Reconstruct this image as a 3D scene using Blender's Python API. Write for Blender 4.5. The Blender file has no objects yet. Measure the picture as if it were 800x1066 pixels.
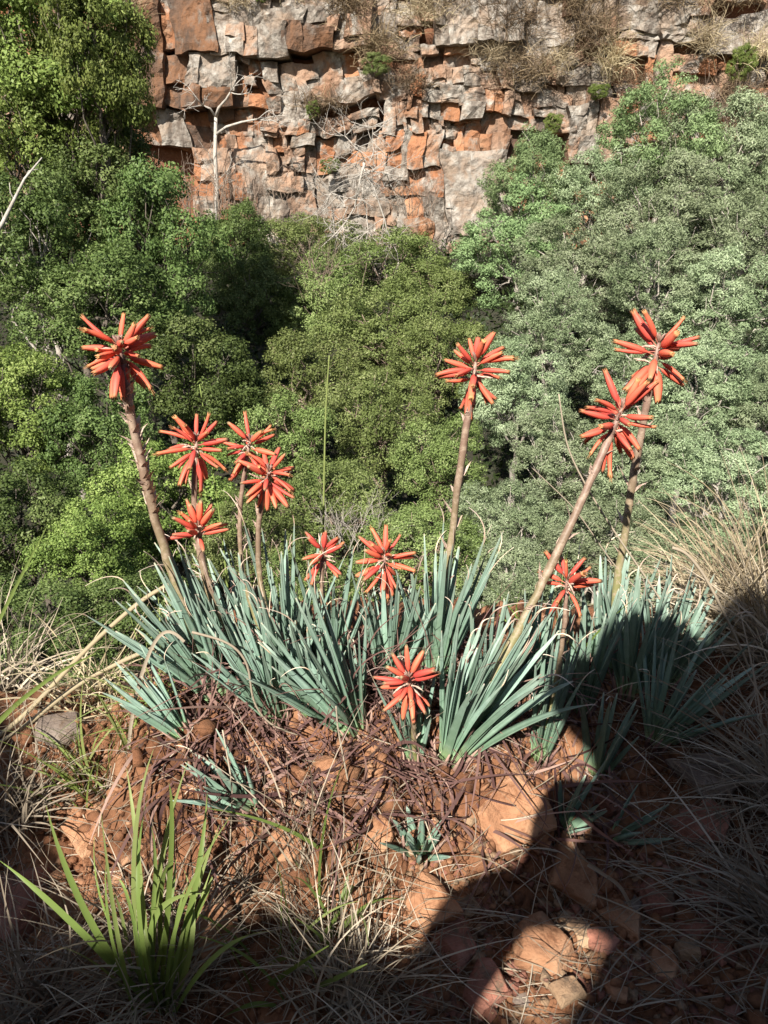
import bpy, bmesh, math, random
import numpy as np
from mathutils import Vector, Matrix

# ------------------------------------------------------------------ camera, sky, sun, exposure
SC = bpy.context.scene
COL = SC.collection
PITCH = math.radians(-20.0)
FPX = 821.0                                   # focal length in pixels of the 800 x 1066 photograph
cam = bpy.data.cameras.new("camera")
cam.sensor_fit = 'VERTICAL'
cam.angle_y = 2 * math.atan(533.0 / FPX)
cam.clip_start = 0.02
cam.clip_end = 500
co = bpy.data.objects.new("camera", cam)
COL.objects.link(co)
co.rotation_euler = (math.radians(90) + PITCH, 0, 0)
SC.camera = co

SUN_AZ, SUN_EL = math.radians(19), math.radians(37)      # the light travels forward and to the right
LD = Vector((math.sin(SUN_AZ) * math.cos(SUN_EL), math.cos(SUN_AZ) * math.cos(SUN_EL), -math.sin(SUN_EL)))
W = bpy.data.worlds.new("World")
SC.world = W
W.use_nodes = True
nt = W.node_tree
sky = nt.nodes.new('ShaderNodeTexSky')
sky.sky_type = 'NISHITA'
sky.sun_disc = False
sky.sun_elevation = SUN_EL
sky.sun_rotation = math.pi + SUN_AZ
nt.links.new(sky.outputs[0], nt.nodes['Background'].inputs[0])
nt.nodes['Background'].inputs[1].default_value = 0.056
sl = bpy.data.lights.new("sun", 'SUN')
sl.energy = 4.6
sl.angle = math.radians(0.5)
sl.color = (1.0, 0.95, 0.87)
so = bpy.data.objects.new("sun", sl)
COL.objects.link(so)
so.rotation_euler = LD.to_track_quat('-Z', 'Y').to_euler()
SC.view_settings.view_transform = 'Standard'
SC.view_settings.look = 'None'
SC.view_settings.exposure = 1.32
SC.view_settings.gamma = 1.0
SC.render.engine = 'CYCLES'
SC.cycles.max_bounces = 5
SC.cycles.diffuse_bounces = 3
SC.cycles.transparent_max_bounces = 4

rng = np.random.default_rng(7)
random.seed(7)

# ------------------------------------------------------------------ helpers
CP, SP = math.cos(PITCH), math.sin(PITCH)
def ray(px, py):
    x = (px - 400.0) / FPX
    y = -(py - 533.0) / FPX
    return np.array([x, CP - y * SP, SP + y * CP])
def at(px, py, Y):
    r = ray(px, py)
    return r * (Y / r[1])

def _h(ix, iy, iz, s):
    n = (ix * 374761393 + iy * 668265263 + iz * 2147483647 + s * 1274126177) & 0xffffffff
    n = ((n ^ (n >> 13)) * 1274126177) & 0xffffffff
    return ((n ^ (n >> 16)) & 0xffff) / 65535.0
def vnoise(x, y, z=0.0, s=0):
    x = np.asarray(x, float); y = np.asarray(y, float); z = np.asarray(z, float) + 0 * x
    ix = np.floor(x).astype(np.int64); iy = np.floor(y).astype(np.int64); iz = np.floor(z).astype(np.int64)
    fx = x - ix; fy = y - iy; fz = z - iz
    fx = fx * fx * (3 - 2 * fx); fy = fy * fy * (3 - 2 * fy); fz = fz * fz * (3 - 2 * fz)
    r = 0
    for a in (0, 1):
        for b in (0, 1):
            for c in (0, 1):
                w = (fx if a else 1 - fx) * (fy if b else 1 - fy) * (fz if c else 1 - fz)
                r = r + w * _h(ix + a, iy + b, iz + c, s)
    return r * 2 - 1
def fbm(x, y, z=0.0, s=0, o=4):
    r = 0; a = 1.0; f = 1.0
    for k in range(o):
        r = r + a * vnoise(np.asarray(x) * f, np.asarray(y) * f, np.asarray(z) * f, s + k)
        a *= 0.5; f *= 2.03
    return r
def sstep(a, b, x):
    t = np.clip((x - a) / (b - a), 0, 1)
    return t * t * (3 - 2 * t)

def mesh_np(name, V, F, mat=None, attrs=None, smooth=False):
    """V (n,3); F list of index tuples or an (m,k) array"""
    me = bpy.data.meshes.new(name)
    V = np.asarray(V, np.float32)
    if isinstance(F, np.ndarray):
        m, k = F.shape
        me.vertices.add(len(V)); me.vertices.foreach_set('co', V.ravel())
        me.loops.add(m * k); me.loops.foreach_set('vertex_index', F.astype(np.int32).ravel())
        me.polygons.add(m)
        me.polygons.foreach_set('loop_start', np.arange(0, m * k, k, dtype=np.int32))
        me.update(calc_edges=True)
    else:
        me.from_pydata(V.tolist(), [], F)
    for an, av in (attrs or {}).items():
        a = me.attributes.new(an, 'FLOAT', 'POINT')
        a.data.foreach_set('value', np.asarray(av, np.float32))
    if smooth:
        me.polygons.foreach_set('use_smooth', np.ones(len(me.polygons), bool))
    if mat: me.materials.append(mat)
    return me
def link(name, me, parent=None, loc=(0, 0, 0)):
    o = bpy.data.objects.new(name, me)
    COL.objects.link(o)
    o.location = loc
    if parent: o.parent = parent
    return o
def tag(o, label=None, cat=None, group=None, kind=None):
    if label: o['label'] = label
    if cat: o['category'] = cat
    if group: o['group'] = group
    if kind: o['kind'] = kind
    return o
def empty(name, loc, label, cat, group=None):
    o = bpy.data.objects.new(name, None)
    o.empty_display_size = 0.05
    COL.objects.link(o)
    o.location = Vector([float(v) for v in loc])
    return tag(o, label, cat, group)
def unit(v):
    v = np.asarray(v, float)
    return v / (np.linalg.norm(v, axis=-1, keepdims=True) + 1e-12)

class MB:
    """collects tubes and strips for one mesh"""
    def __init__(s): s.V = []; s.F = []; s.T = []; s.n = 0
    def add(s, V, F, T=None):
        V = np.asarray(V, float)
        s.V.append(V); s.F += [tuple(int(i) + s.n for i in f) for f in F]
        s.T.append(np.zeros(len(V)) if T is None else np.asarray(T, float)); s.n += len(V)
    def tube(s, pts, rad, k=6, cap=True, t0=0.0, t1=1.0, t=None):
        pts = np.asarray(pts, float); n = len(pts)
        rad = np.broadcast_to(np.asarray(rad, float), (n,))
        tg = unit(np.gradient(pts, axis=0))
        ref = np.array([0.31, 0.17, 0.93]) if abs(tg[0, 2]) < 0.85 else np.array([0.9, 0.3, 0.1])
        V = []; 
        for i in range(n):
            a = unit(np.cross(tg[i], ref)); b = np.cross(tg[i], a)
            ref = b if False else ref
            ang = np.arange(k) * 2 * math.pi / k
            V.append(pts[i] + rad[i] * (np.outer(np.cos(ang), a) + np.outer(np.sin(ang), b)))
        V = np.concatenate(V)
        F = [(i * k + j, i * k + (j + 1) % k, (i + 1) * k + (j + 1) % k, (i + 1) * k + j) for i in range(n - 1) for j in range(k)]
        if cap:
            F += [tuple(range((n - 1) * k, n * k)), tuple(reversed(range(k)))]
        T = np.repeat(np.linspace(t0, t1, n) if t is None else t, k)
        s.add(V, F, T)
    def mesh(s, name, mat, off=(0, 0, 0), smooth=True):
        return mesh_np(name, np.concatenate(s.V) - np.asarray(off), s.F, mat, {'t': np.concatenate(s.T)}, smooth)

def bez(p0, p1, p2, n):
    s = np.linspace(0, 1, n)[:, None]
    return (1 - s) ** 2 * p0 + 2 * s * (1 - s) * p1 + s * s * p2

# ------------------------------------------------------------------ materials
def newmat(name):
    m = bpy.data.materials.new(name); m.use_nodes = True
    return m, m.node_tree, m.node_tree.nodes['Principled BSDF']
def node(t, kind, **kw):
    n = t.nodes.new(kind)
    for k, v in kw.items(): setattr(n, k, v)
    return n
def ramp(t, src, stops, interp='LINEAR'):
    r = t.nodes.new('ShaderNodeValToRGB'); r.color_ramp.interpolation = interp
    e = r.color_ramp.elements
    while len(e) < len(stops): e.new(0.5)
    for i, (p, c) in enumerate(stops):
        e[i].position = p; e[i].color = (*c, 1) if len(c) == 3 else c
    t.links.new(src, r.inputs[0])
    return r.outputs[0]
def noise(t, scale, detail=4, rough=0.55, coord='Object', off=0, dist=0.0):
    tc = node(t, 'ShaderNodeTexCoord')
    n = node(t, 'ShaderNodeTexNoise'); n.inputs['Scale'].default_value = scale
    n.inputs['Detail'].default_value = detail; n.inputs['Roughness'].default_value = rough
    n.inputs['Distortion'].default_value = dist
    src = tc.outputs[coord]
    mp = node(t, 'ShaderNodeMapping'); mp.inputs['Location'].default_value = (off, off * 1.7, off * 0.6)
    t.links.new(src, mp.inputs[0]); t.links.new(mp.outputs[0], n.inputs['Vector'])
    return n.outputs['Fac']
def mixc(t, fac, a, b, mode='MIX'):
    m = node(t, 'ShaderNodeMix', data_type='RGBA', blend_type=mode)
    for s, v in ((0, fac), (6, a), (7, b)):
        if isinstance(v, (int, float)): m.inputs[s].default_value = v
        elif isinstance(v, tuple): m.inputs[s].default_value = (*v, 1)
        else: t.links.new(v, m.inputs[s])
    return m.outputs[2]
def attr(t, name):
    a = node(t, 'ShaderNodeAttribute'); a.attribute_name = name
    return a.outputs['Fac']
def orand(t):
    return node(t, 'ShaderNodeObjectInfo').outputs['Random']
def hsv(t, col, val=None, hue=None, sat=None):
    h = node(t, 'ShaderNodeHueSaturation'); t.links.new(col, h.inputs['Color'])
    for nm, v in (('Value', val), ('Hue', hue), ('Saturation', sat)):
        if v is None: continue
        if isinstance(v, (int, float)): h.inputs[nm].default_value = v
        else: t.links.new(v, h.inputs[nm])
    return h.outputs[0]
def mrange(t, src, a, b):
    m = node(t, 'ShaderNodeMapRange'); m.inputs[3].default_value = a; m.inputs[4].default_value = b
    t.links.new(src, m.inputs[0]); return m.outputs[0]
def bump(t, b, h, strength=0.5, dist=0.01):
    n = node(t, 'ShaderNodeBump'); n.inputs['Strength'].default_value = strength; n.inputs['Distance'].default_value = dist
    t.links.new(h, n.inputs['Height']); t.links.new(n.outputs[0], b.inputs['Normal'])

def rock_mat(name, stops, scale, bscale, bdist, rough=0.9, streak=None, coord='Object', vary=0.25):
    m, t, b = newmat(name)
    c = ramp(t, noise(t, scale, 6, 0.62, coord), stops)
    if streak:
        c = mixc(t, ramp(t, noise(t, scale * 2.3, 5, 0.7, coord, 11), [(0.52, (0, 0, 0)), (0.66, (1, 1, 1))]), c, streak)
    c = hsv(t, c, mrange(t, orand(t), 1 - vary, 1 + vary))
    t.links.new(c, b.inputs['Base Color']); b.inputs['Roughness'].default_value = rough
    b.inputs['Specular IOR Level'].default_value = 0.2
    bump(t, b, noise(t, bscale, 7, 0.7, coord, 5), 0.8, bdist)
    return m
M = {}
def cliff_mat(name, base, lichen, stain, lo):
    m, t, b = newmat(name)
    pos = node(t, 'ShaderNodeNewGeometry').outputs['Position']
    def nz(scale, det, off, zs=1.0, dist=0.0):
        mp = node(t, 'ShaderNodeMapping'); mp.inputs['Location'].default_value = (off, off, off); mp.inputs['Scale'].default_value = (1, 1, zs)
        t.links.new(pos, mp.inputs[0])
        n = node(t, 'ShaderNodeTexNoise'); n.inputs['Scale'].default_value = scale; n.inputs['Detail'].default_value = det; n.inputs['Roughness'].default_value = .65; n.inputs['Distortion'].default_value = dist
        t.links.new(mp.outputs[0], n.inputs['Vector']); return n.outputs['Fac']
    c = ramp(t, nz(.5, 7, 0), base)
    c = mixc(t, ramp(t, nz(.75, 8, 20, 1, .4), [(lo, (0, 0, 0)), (lo + .1, (1, 1, 1))]), c, ramp(t, nz(2.6, 6, 3), lichen))
    c = mixc(t, ramp(t, nz(1.3, 7, 40, .22), [(.5, (0, 0, 0)), (.66, (.85, .85, .85))]), c, stain)
    c = hsv(t, c, mrange(t, orand(t), .86, 1.12))
    t.links.new(c, b.inputs['Base Color']); b.inputs['Roughness'].default_value = .95; b.inputs['Specular IOR Level'].default_value = .15
    bump(t, b, nz(1.9, 9, 7), .9, .3)
    return m
LICH = [(.35, (.13, .105, .085)), (.5, (.245, .215, .18)), (.7, (.4, .37, .325))]
M['rock_grey'] = cliff_mat('cliff_rock_grey', [(.3, (.17, .11, .075)), (.5, (.26, .2, .15)), (.7, (.35, .29, .24))], LICH, (.085, .065, .052), .42)
M['rock_tan'] = cliff_mat('cliff_rock_tan', [(.3, (.22, .115, .065)), (.48, (.29, .18, .12)), (.7, (.35, .26, .19))], LICH, (.1, .07, .052), .47)
M['rock_orange'] = cliff_mat('cliff_rock_orange', [(.3, (.23, .095, .045)), (.5, (.31, .145, .075)), (.7, (.34, .22, .14))], LICH, (.12, .065, .042), .53)
M['rock_dark'] = cliff_mat('cliff_rock_dark', [(.3, (.06, .038, .028)), (.48, (.12, .072, .047)), (.6, (.17, .085, .045)), (.75, (.19, .15, .12))], [(.35, (.09, .07, .055)), (.7, (.22, .19, .16))], (.05, .04, .033), .56)  # dark varnished rock; half-shade of the left slabs is painted into it too
M['rock_back'] = rock_mat('cliff_face', [(0.3, (0.13, 0.065, 0.04)), (0.5, (0.22, 0.1, 0.055)), (0.7, (0.28, 0.16, 0.1))], 0.5, 1.2, 0.3)
M['stone_orange'] = rock_mat('stone_orange', [(0.3, (0.25, 0.115, 0.06)), (0.5, (0.36, 0.185, 0.1)), (0.7, (0.43, 0.26, 0.155))], 16, 70, 0.01, streak=(.2, .09, .045), vary=0.15)
M['stone_red'] = rock_mat('stone_red', [(0.3, (0.17, 0.07, 0.045)), (0.5, (0.29, 0.125, 0.085)), (0.7, (0.36, 0.19, 0.14))], 16, 70, 0.01, streak=(.13, .09, .06))
M['stone_tan'] = rock_mat('stone_tan', [(0.3, (0.2, 0.12, 0.07)), (0.5, (0.31, 0.2, 0.12)), (0.7, (0.38, 0.27, 0.17))], 16, 70, 0.01, streak=(.13, .09, .06))
M['stone_grey'] = rock_mat('stone_grey', [(0.3, (0.11, 0.085, 0.07)), (0.5, (0.2, 0.155, 0.125)), (0.7, (0.27, 0.22, 0.18))], 16, 70, 0.01, streak=(.13, .09, .06))

def soil_mat():
    m, t, b = newmat('red_soil')
    c = ramp(t, noise(t, 9, 8, 0.68), [(0.3, (0.1, 0.045, 0.025)), (0.45, (0.22, 0.1, 0.052)), (0.58, (0.3, 0.15, 0.08)), (0.75, (0.36, 0.21, 0.125))])
    c2 = ramp(t, noise(t, 4, 6, 0.65, off=4), [(0.44, (0, 0, 0)), (0.6, (1, 1, 1))])
    c = mixc(t, c2, c, ramp(t, noise(t, 60, 5, 0.7, off=9), [(0.35, (0.05, 0.025, 0.015)), (0.65, (0.2, 0.09, 0.045))]))
    t.links.new(c, b.inputs['Base Color']); b.inputs['Roughness'].default_value = 0.95
    b.inputs['Specular IOR Level'].default_value = 0.1
    bump(t, b, noise(t, 110, 8, 0.75, off=2), 0.9, 0.006)
    return m
M['soil'] = soil_mat()
def litter_mat():
    m, t, b = newmat('valley_litter')
    c = ramp(t, noise(t, 1.2, 8, 0.7), [(0.3, (0.02, 0.018, 0.01)), (0.5, (0.045, 0.04, 0.02)), (0.65, (0.04, 0.055, 0.02)), (0.8, (0.09, 0.07, 0.04))])
    t.links.new(c, b.inputs['Base Color']); b.inputs['Roughness'].default_value = 1
    bump(t, b, noise(t, 3, 8, 0.75), 1.0, 0.4)
    return m
M['litter'] = litter_mat()

def foliage_mat(name, dark, mid, light, trans=0.2, rough=0.5, hue=0.02):
    m, t, b = newmat(name)
    c = ramp(t, attr(t, 't'), [(0.0, dark), (0.55, mid), (1.0, light)])
    c = hsv(t, c, mrange(t, orand(t), 0.75, 1.2), mrange(t, orand(t), 0.5 - hue, 0.5 + hue * .3))
    t.links.new(c, b.inputs['Base Color']); b.inputs['Roughness'].default_value = rough
    b.inputs['Specular IOR Level'].default_value = 0.14
    tr = node(t, 'ShaderNodeBsdfTranslucent')
    t.links.new(hsv(t, c, 1.3, None, 1.1), tr.inputs[0])
    mx = node(t, 'ShaderNodeMixShader'); mx.inputs[0].default_value = trans
    t.links.new(b.outputs[0], mx.inputs[1]); t.links.new(tr.outputs[0], mx.inputs[2])
    t.links.new(mx.outputs[0], t.nodes['Material Output'].inputs[0])
    return m
M['broadleaf'] = foliage_mat('broadleaf_foliage', (0.04, 0.065, 0.02), (0.09, 0.135, 0.038), (0.18, 0.23, 0.085))
M['broadlight'] = foliage_mat('fresh_foliage', (0.07, 0.105, 0.025), (0.15, 0.205, 0.05), (0.26, 0.31, 0.1))
M['wattle'] = foliage_mat('silver_foliage', (0.1, 0.14, 0.065), (0.22, 0.275, 0.15), (0.37, 0.425, 0.27), rough=0.6)
M['mint'] = foliage_mat('mint_foliage', (0.095, 0.15, 0.06), (0.2, 0.295, 0.125), (0.33, 0.43, 0.22), rough=0.6)
M['shrub'] = foliage_mat('olive_foliage', (0.075, 0.105, 0.03), (0.145, 0.195, 0.06), (0.25, 0.29, 0.12))
M['under'] = foliage_mat('undergrowth', (0.015, 0.024, 0.008), (0.03, 0.045, 0.014), (0.06, 0.08, 0.025))  # deep shade between the crowns is put into this dark leaf colour
M['drybrush'] = foliage_mat('dry_brush', (0.1, 0.07, 0.04), (0.19, 0.14, 0.085), (0.3, 0.235, 0.14), 0.1, 0.9, 0.01)
M['strawtuft'] = foliage_mat('straw_tuft', (0.24, 0.19, 0.11), (0.42, 0.35, 0.22), (0.58, 0.5, 0.33), 0.2, 0.8, 0.01)
M['straw'] = foliage_mat('dry_straw', (0.14, 0.11, 0.075), (0.29, 0.24, 0.175), (0.5, 0.43, 0.33), 0.1, 0.75, 0.005)
M['tangle'] = foliage_mat('dry_leaf', (0.06, 0.03, 0.028), (0.15, 0.085, 0.07), (0.3, 0.2, 0.155), 0.03, 0.7, 0.01)
M['grass'] = foliage_mat('green_grass', (0.09, 0.13, 0.03), (0.15, 0.21, 0.055), (0.25, 0.29, 0.11), 0.3, 0.45, 0.01)
M['sedge'] = foliage_mat('thin_grass', (0.12, 0.17, 0.035), (0.2, 0.26, 0.07), (0.32, 0.33, 0.15), 0.3, 0.5, 0.01)

def bark_mat(name, a, b_, sc=6):
    m, t, b = newmat(name)
    c = ramp(t, noise(t, sc, 5, 0.6), [(0.35, a), (0.65, b_)])
    t.links.new(c, b.inputs['Base Color']); b.inputs['Roughness'].default_value = 0.9
    bump(t, b, noise(t, sc * 5, 5), 0.5, 0.02)
    return m
M['bark_dark'] = bark_mat('dark_bark', (0.05, 0.04, 0.03), (0.13, 0.105, 0.08))
M['bark_pale'] = bark_mat('pale_bark', (0.2, 0.17, 0.14), (0.38, 0.34, 0.29))
M['bark_white'] = bark_mat('bleached_wood', (0.27, 0.24, 0.2), (0.43, 0.39, 0.34))
M['bark_brown'] = bark_mat('brown_twigs', (0.13, 0.09, 0.065), (0.25, 0.19, 0.14))

def aloe_mat():
    m, t, b = newmat('aloe_leaf')
    ta = attr(t, 't')
    c = ramp(t, ta, [(0.0, (0.34, 0.4, 0.2)), (0.05, (0.24, 0.36, 0.16)), (0.2, (0.135, 0.22, 0.145)), (0.6, (0.15, 0.225, 0.175)), (0.83, (0.185, 0.24, 0.185)), (0.865, (0.42, 0.3, 0.2)), (1.0, (0.5, 0.42, 0.33))])
    c = mixc(t, ramp(t, noise(t, 55, 4, 0.6), [(0.45, (0, 0, 0)), (0.75, (0.6, 0.6, 0.6))]), c, hsv(t, c, 1.5, None, 0.75))
    c = hsv(t, c, mrange(t, orand(t), 0.65, 1.3), mrange(t, orand(t), 0.48, 0.51))
    t.links.new(c, b.inputs['Base Color']); b.inputs['Roughness'].default_value = 0.5
    b.inputs['Specular IOR Level'].default_value = 0.35
    bump(t, b, noise(t, 160, 3), 0.25, 0.001)
    return m
M['aloe'] = aloe_mat()
def floret_mat(name, tip):
    m, t, b = newmat(name)
    c = ramp(t, attr(t, 't'), [(0.0, (0.42, 0.2, 0.13)), (0.16, (0.55, 0.16, 0.09)), (0.24, (0.66, 0.1, 0.05)), (0.5, (0.78, 0.135, 0.065)), (0.8, (0.8, 0.18, 0.09)), (0.9, (0.72, 0.2, 0.09)), (0.99, tip), (1.0, tip)])
    c = hsv(t, c, mrange(t, orand(t), 0.7, 1.0), mrange(t, orand(t), 0.487, 0.502), 0.98)
    c = mixc(t, ramp(t, noise(t, 120, 3), [(0.4, (0, 0, 0)), (0.8, (0.22, 0.22, 0.22))]), c, (0.75, 0.24, 0.12))
    t.links.new(c, b.inputs['Base Color']); b.inputs['Roughness'].default_value = 0.55; b.inputs['Specular IOR Level'].default_value = .3
    b.inputs['Subsurface Weight'].default_value = 0.0
    tr = node(t, 'ShaderNodeBsdfTranslucent'); t.links.new(c, tr.inputs[0])
    mx = node(t, 'ShaderNodeMixShader'); mx.inputs[0].default_value = 0.15
    t.links.new(b.outputs[0], mx.inputs[1]); t.links.new(tr.outputs[0], mx.inputs[2])
    t.links.new(mx.outputs[0], t.nodes['Material Output'].inputs[0])
    return m
M['floret'] = floret_mat('coral_floret', (0.52, 0.27, 0.1))
M['floret_bud'] = floret_mat('coral_bud', (0.3, 0.27, 0.14))
def stalk_mat():
    m, t, b = newmat('flower_stalk')
    c = ramp(t, attr(t, 't'), [(0.0, (0.17, 0.2, 0.06)), (0.35, (0.19, 0.17, 0.075)), (0.6, (0.17, 0.12, 0.075)), (1.0, (0.19, 0.11, 0.085))])
    c = mixc(t, ramp(t, noise(t, 70, 5, 0.75), [(0.46, (0, 0, 0)), (0.62, (0.75, 0.75, 0.75))]), c, (0.33, 0.25, 0.18))
    t.links.new(c, b.inputs['Base Color']); b.inputs['Roughness'].default_value = 0.55
    bump(t, b, noise(t, 200, 3), 0.3, 0.001)
    return m
M['stalk'] = stalk_mat()
M['bract'] = bark_mat('dry_bract', (0.42, 0.28, 0.21), (0.6, 0.46, 0.36), 60)

# ------------------------------------------------------------------ terrain: the ledge, the valley, the cliff
YC = [-30, -2.5, -2.2, -1.15, -0.3, 0.3, 0.72, 0.85, 0.93, 1.0, 1.12, 1.40, 1.62, 2.2, 4.0, 7.0]  # high start: unseen bank behind the camera, added to shade the foreground
ZC = [1.8, 1.5, 1.42, -1.1, -1.12, -1.06, -0.965, -0.915, -0.83, -0.745, -0.695, -0.69, -0.80, -1.6, -4.2, -7.5]
YR = [-30, -2.5, -2.2, -1.15, -0.3, 0.3, 0.72, 0.86, 1.0, 1.12, 1.27, 1.5, 1.62, 2.3, 4.0, 7.0]
ZR = [1.8, 1.5, 1.42, -1.1, -1.12, -1.06, -0.96, -0.93, -0.88, -0.83, -0.79, -0.785, -0.86, -1.7, -4.2, -7.5]
YL = [-30, -2.5, -2.2, -1.15, -0.3, 0.3, 0.72, 0.87, 0.98, 1.1, 1.2, 1.32, 1.6, 2.2, 4.0, 7.0]
ZL = [1.8, 1.5, 1.42, -1.1, -1.12, -1.06, -0.97, -0.935, -0.865, -0.81, -0.79, -0.84, -1.15, -1.9, -4.6, -7.5]
def gh(x, y, fine=True):
    x = np.asarray(x, float); y = np.asarray(y, float)
    yy = y + 0.05 * vnoise(x * 3.1, y * 0.0 + 3.3, s=3)
    c = np.interp(yy, YC, ZC); r = np.interp(yy, YR, ZR); l = np.interp(yy, YL, ZL)
    wr = sstep(0.12, 0.42, x); wl = sstep(-0.28, -0.5, x)
    z = c * (1 - wr) * (1 - wl) + r * wr + l * wl
    z = z + np.where(y < -0.8, 0.14 * fbm(x * 1.6, y * 1.6, s=9), 0) * sstep(-0.8, -1.6, y)
    z = z + sstep(-1.2, -2.2, y) * (0.74 * sstep(-0.78, -0.55, x) + 0.05 * sstep(-0.92, -1.06, x) + 0.42 * sstep(-1.5, -1.85, x) - 0.05 * np.exp(-((x + .84) / .09) ** 2))  # crest raised and notched to steer the shadow of the added bank
    if fine:
        near = sstep(3.0, 1.8, y) * sstep(-0.5, 0.3, y)
        z = z + near * (0.022 * fbm(x * 9, y * 9, s=1) + 0.024 * np.abs(fbm(x * 22, y * 22, s=5, o=4)) - 0.012)
        bank = np.exp(-((y - 0.95) / 0.13) ** 2) * sstep(0.45, 0.2, x)
        z = z + bank * 0.026 * np.abs(fbm(x * 17, y * 17 + z * 14, s=21, o=4))
    return z
def G(px, py):
    """where the ray through a pixel meets the ledge"""
    r = ray(px, py)
    a, b = 0.5, 4.0
    for n in (120, 24, 24):
        ts = np.linspace(a, b, n)
        p = ts[:, None] * r
        d = p[:, 2] - gh(p[:, 0], p[:, 1])
        i = int(np.argmax(d < 0))
        if d[i] >= 0: return p[-1]
        i = max(i, 1); a, b = ts[i - 1], ts[i]
    return p[i]
def grid(xs, ys, f):
    X, Y = np.meshgrid(xs, ys)
    Z = f(X, Y)
    nx, ny = len(xs), len(ys)
    i = np.arange(nx * ny).reshape(ny, nx)
    F = np.stack([i[:-1, :-1], i[:-1, 1:], i[1:, 1:], i[1:, :-1]], -1).reshape(-1, 4)
    return np.stack([X, Y, Z], -1).reshape(-1, 3), F
xs = np.concatenate([np.linspace(-30, -2, 24), np.linspace(-1.9, -0.8, 22), np.arange(-0.78, 0.9, 0.006), np.linspace(0.92, 2, 22), np.linspace(2.2, 30, 24)])
ys = np.concatenate([np.linspace(-30, -3, 10), np.linspace(-2.9, 0.6, 60), np.arange(0.62, 1.75, 0.006), np.linspace(1.77, 2.6, 24), np.linspace(2.8, 7, 14)])
V, F = grid(xs, ys, gh)
tag(link('ground', mesh_np('ground', V, F, M['soil'], smooth=True)), 'red stony soil of the ledge with a crumbling bank', 'ground', kind='structure')

VY = [2.4, 7, 12, 17, 22, 28, 34, 40, 46, 52, 70]
VZ = [-4.0, -7.8, -9.0, -9.2, -8.6, -7.0, -5.0, -3.2, -1.8, -0.6, 0]
def vh(x, y):
    return np.interp(y, VY, VZ) + 0.35 * fbm(np.asarray(x) * 0.3, np.asarray(y) * 0.3, s=31) + 0.0 * x
V, F = grid(np.linspace(-70, 70, 120), np.linspace(3.2, 68, 90), vh)
tag(link('hillside', mesh_np('hillside', V, F, M['litter'], smooth=True)), 'dark leaf littered slope of the valley under the trees', 'hillside', kind='structure')

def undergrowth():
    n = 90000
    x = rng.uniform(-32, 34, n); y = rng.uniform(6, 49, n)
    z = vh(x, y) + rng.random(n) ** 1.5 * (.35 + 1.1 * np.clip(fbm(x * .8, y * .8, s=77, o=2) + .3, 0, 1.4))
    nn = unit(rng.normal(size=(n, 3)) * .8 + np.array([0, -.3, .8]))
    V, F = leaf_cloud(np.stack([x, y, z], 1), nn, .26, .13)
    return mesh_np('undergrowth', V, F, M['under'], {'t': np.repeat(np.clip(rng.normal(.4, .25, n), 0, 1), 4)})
YCL = 48.0
SPX = 1.0 / (FPX) * YCL
def cl(u, v, d=0.0):
    p = at(u, v, YCL)
    return p - np.array([0, d, 0])
def cliff_back(X, Zt):
    return 0
us = np.linspace(-500, 1300, 150); vs = np.linspace(-330, 330, 60)
UU, VV = np.meshgrid(us, vs)
x0 = (UU - 400) / FPX * YCL * 1.02
z0 = np.tan(PITCH + np.arctan((533 - VV) / FPX)) * YCL
yb = YCL + 1.3 + 0.55 * fbm(x0 * 0.35, z0 * 0.5, s=41) + np.maximum(0, z0 - 13.5) * 1.5
V = np.stack([x0, yb, z0], -1).reshape(-1, 3)
i = np.arange(V.shape[0]).reshape(UU.shape)
F = np.stack([i[:-1, :-1], i[1:, :-1], i[1:, 1:], i[:-1, 1:]], -1).reshape(-1, 4)
cliff = tag(link('cliff', mesh_np('cliff', V, F, M['rock_back'])), 'sunlit orange and grey blocky rock cliff across the valley', 'cliff', kind='structure')

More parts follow.
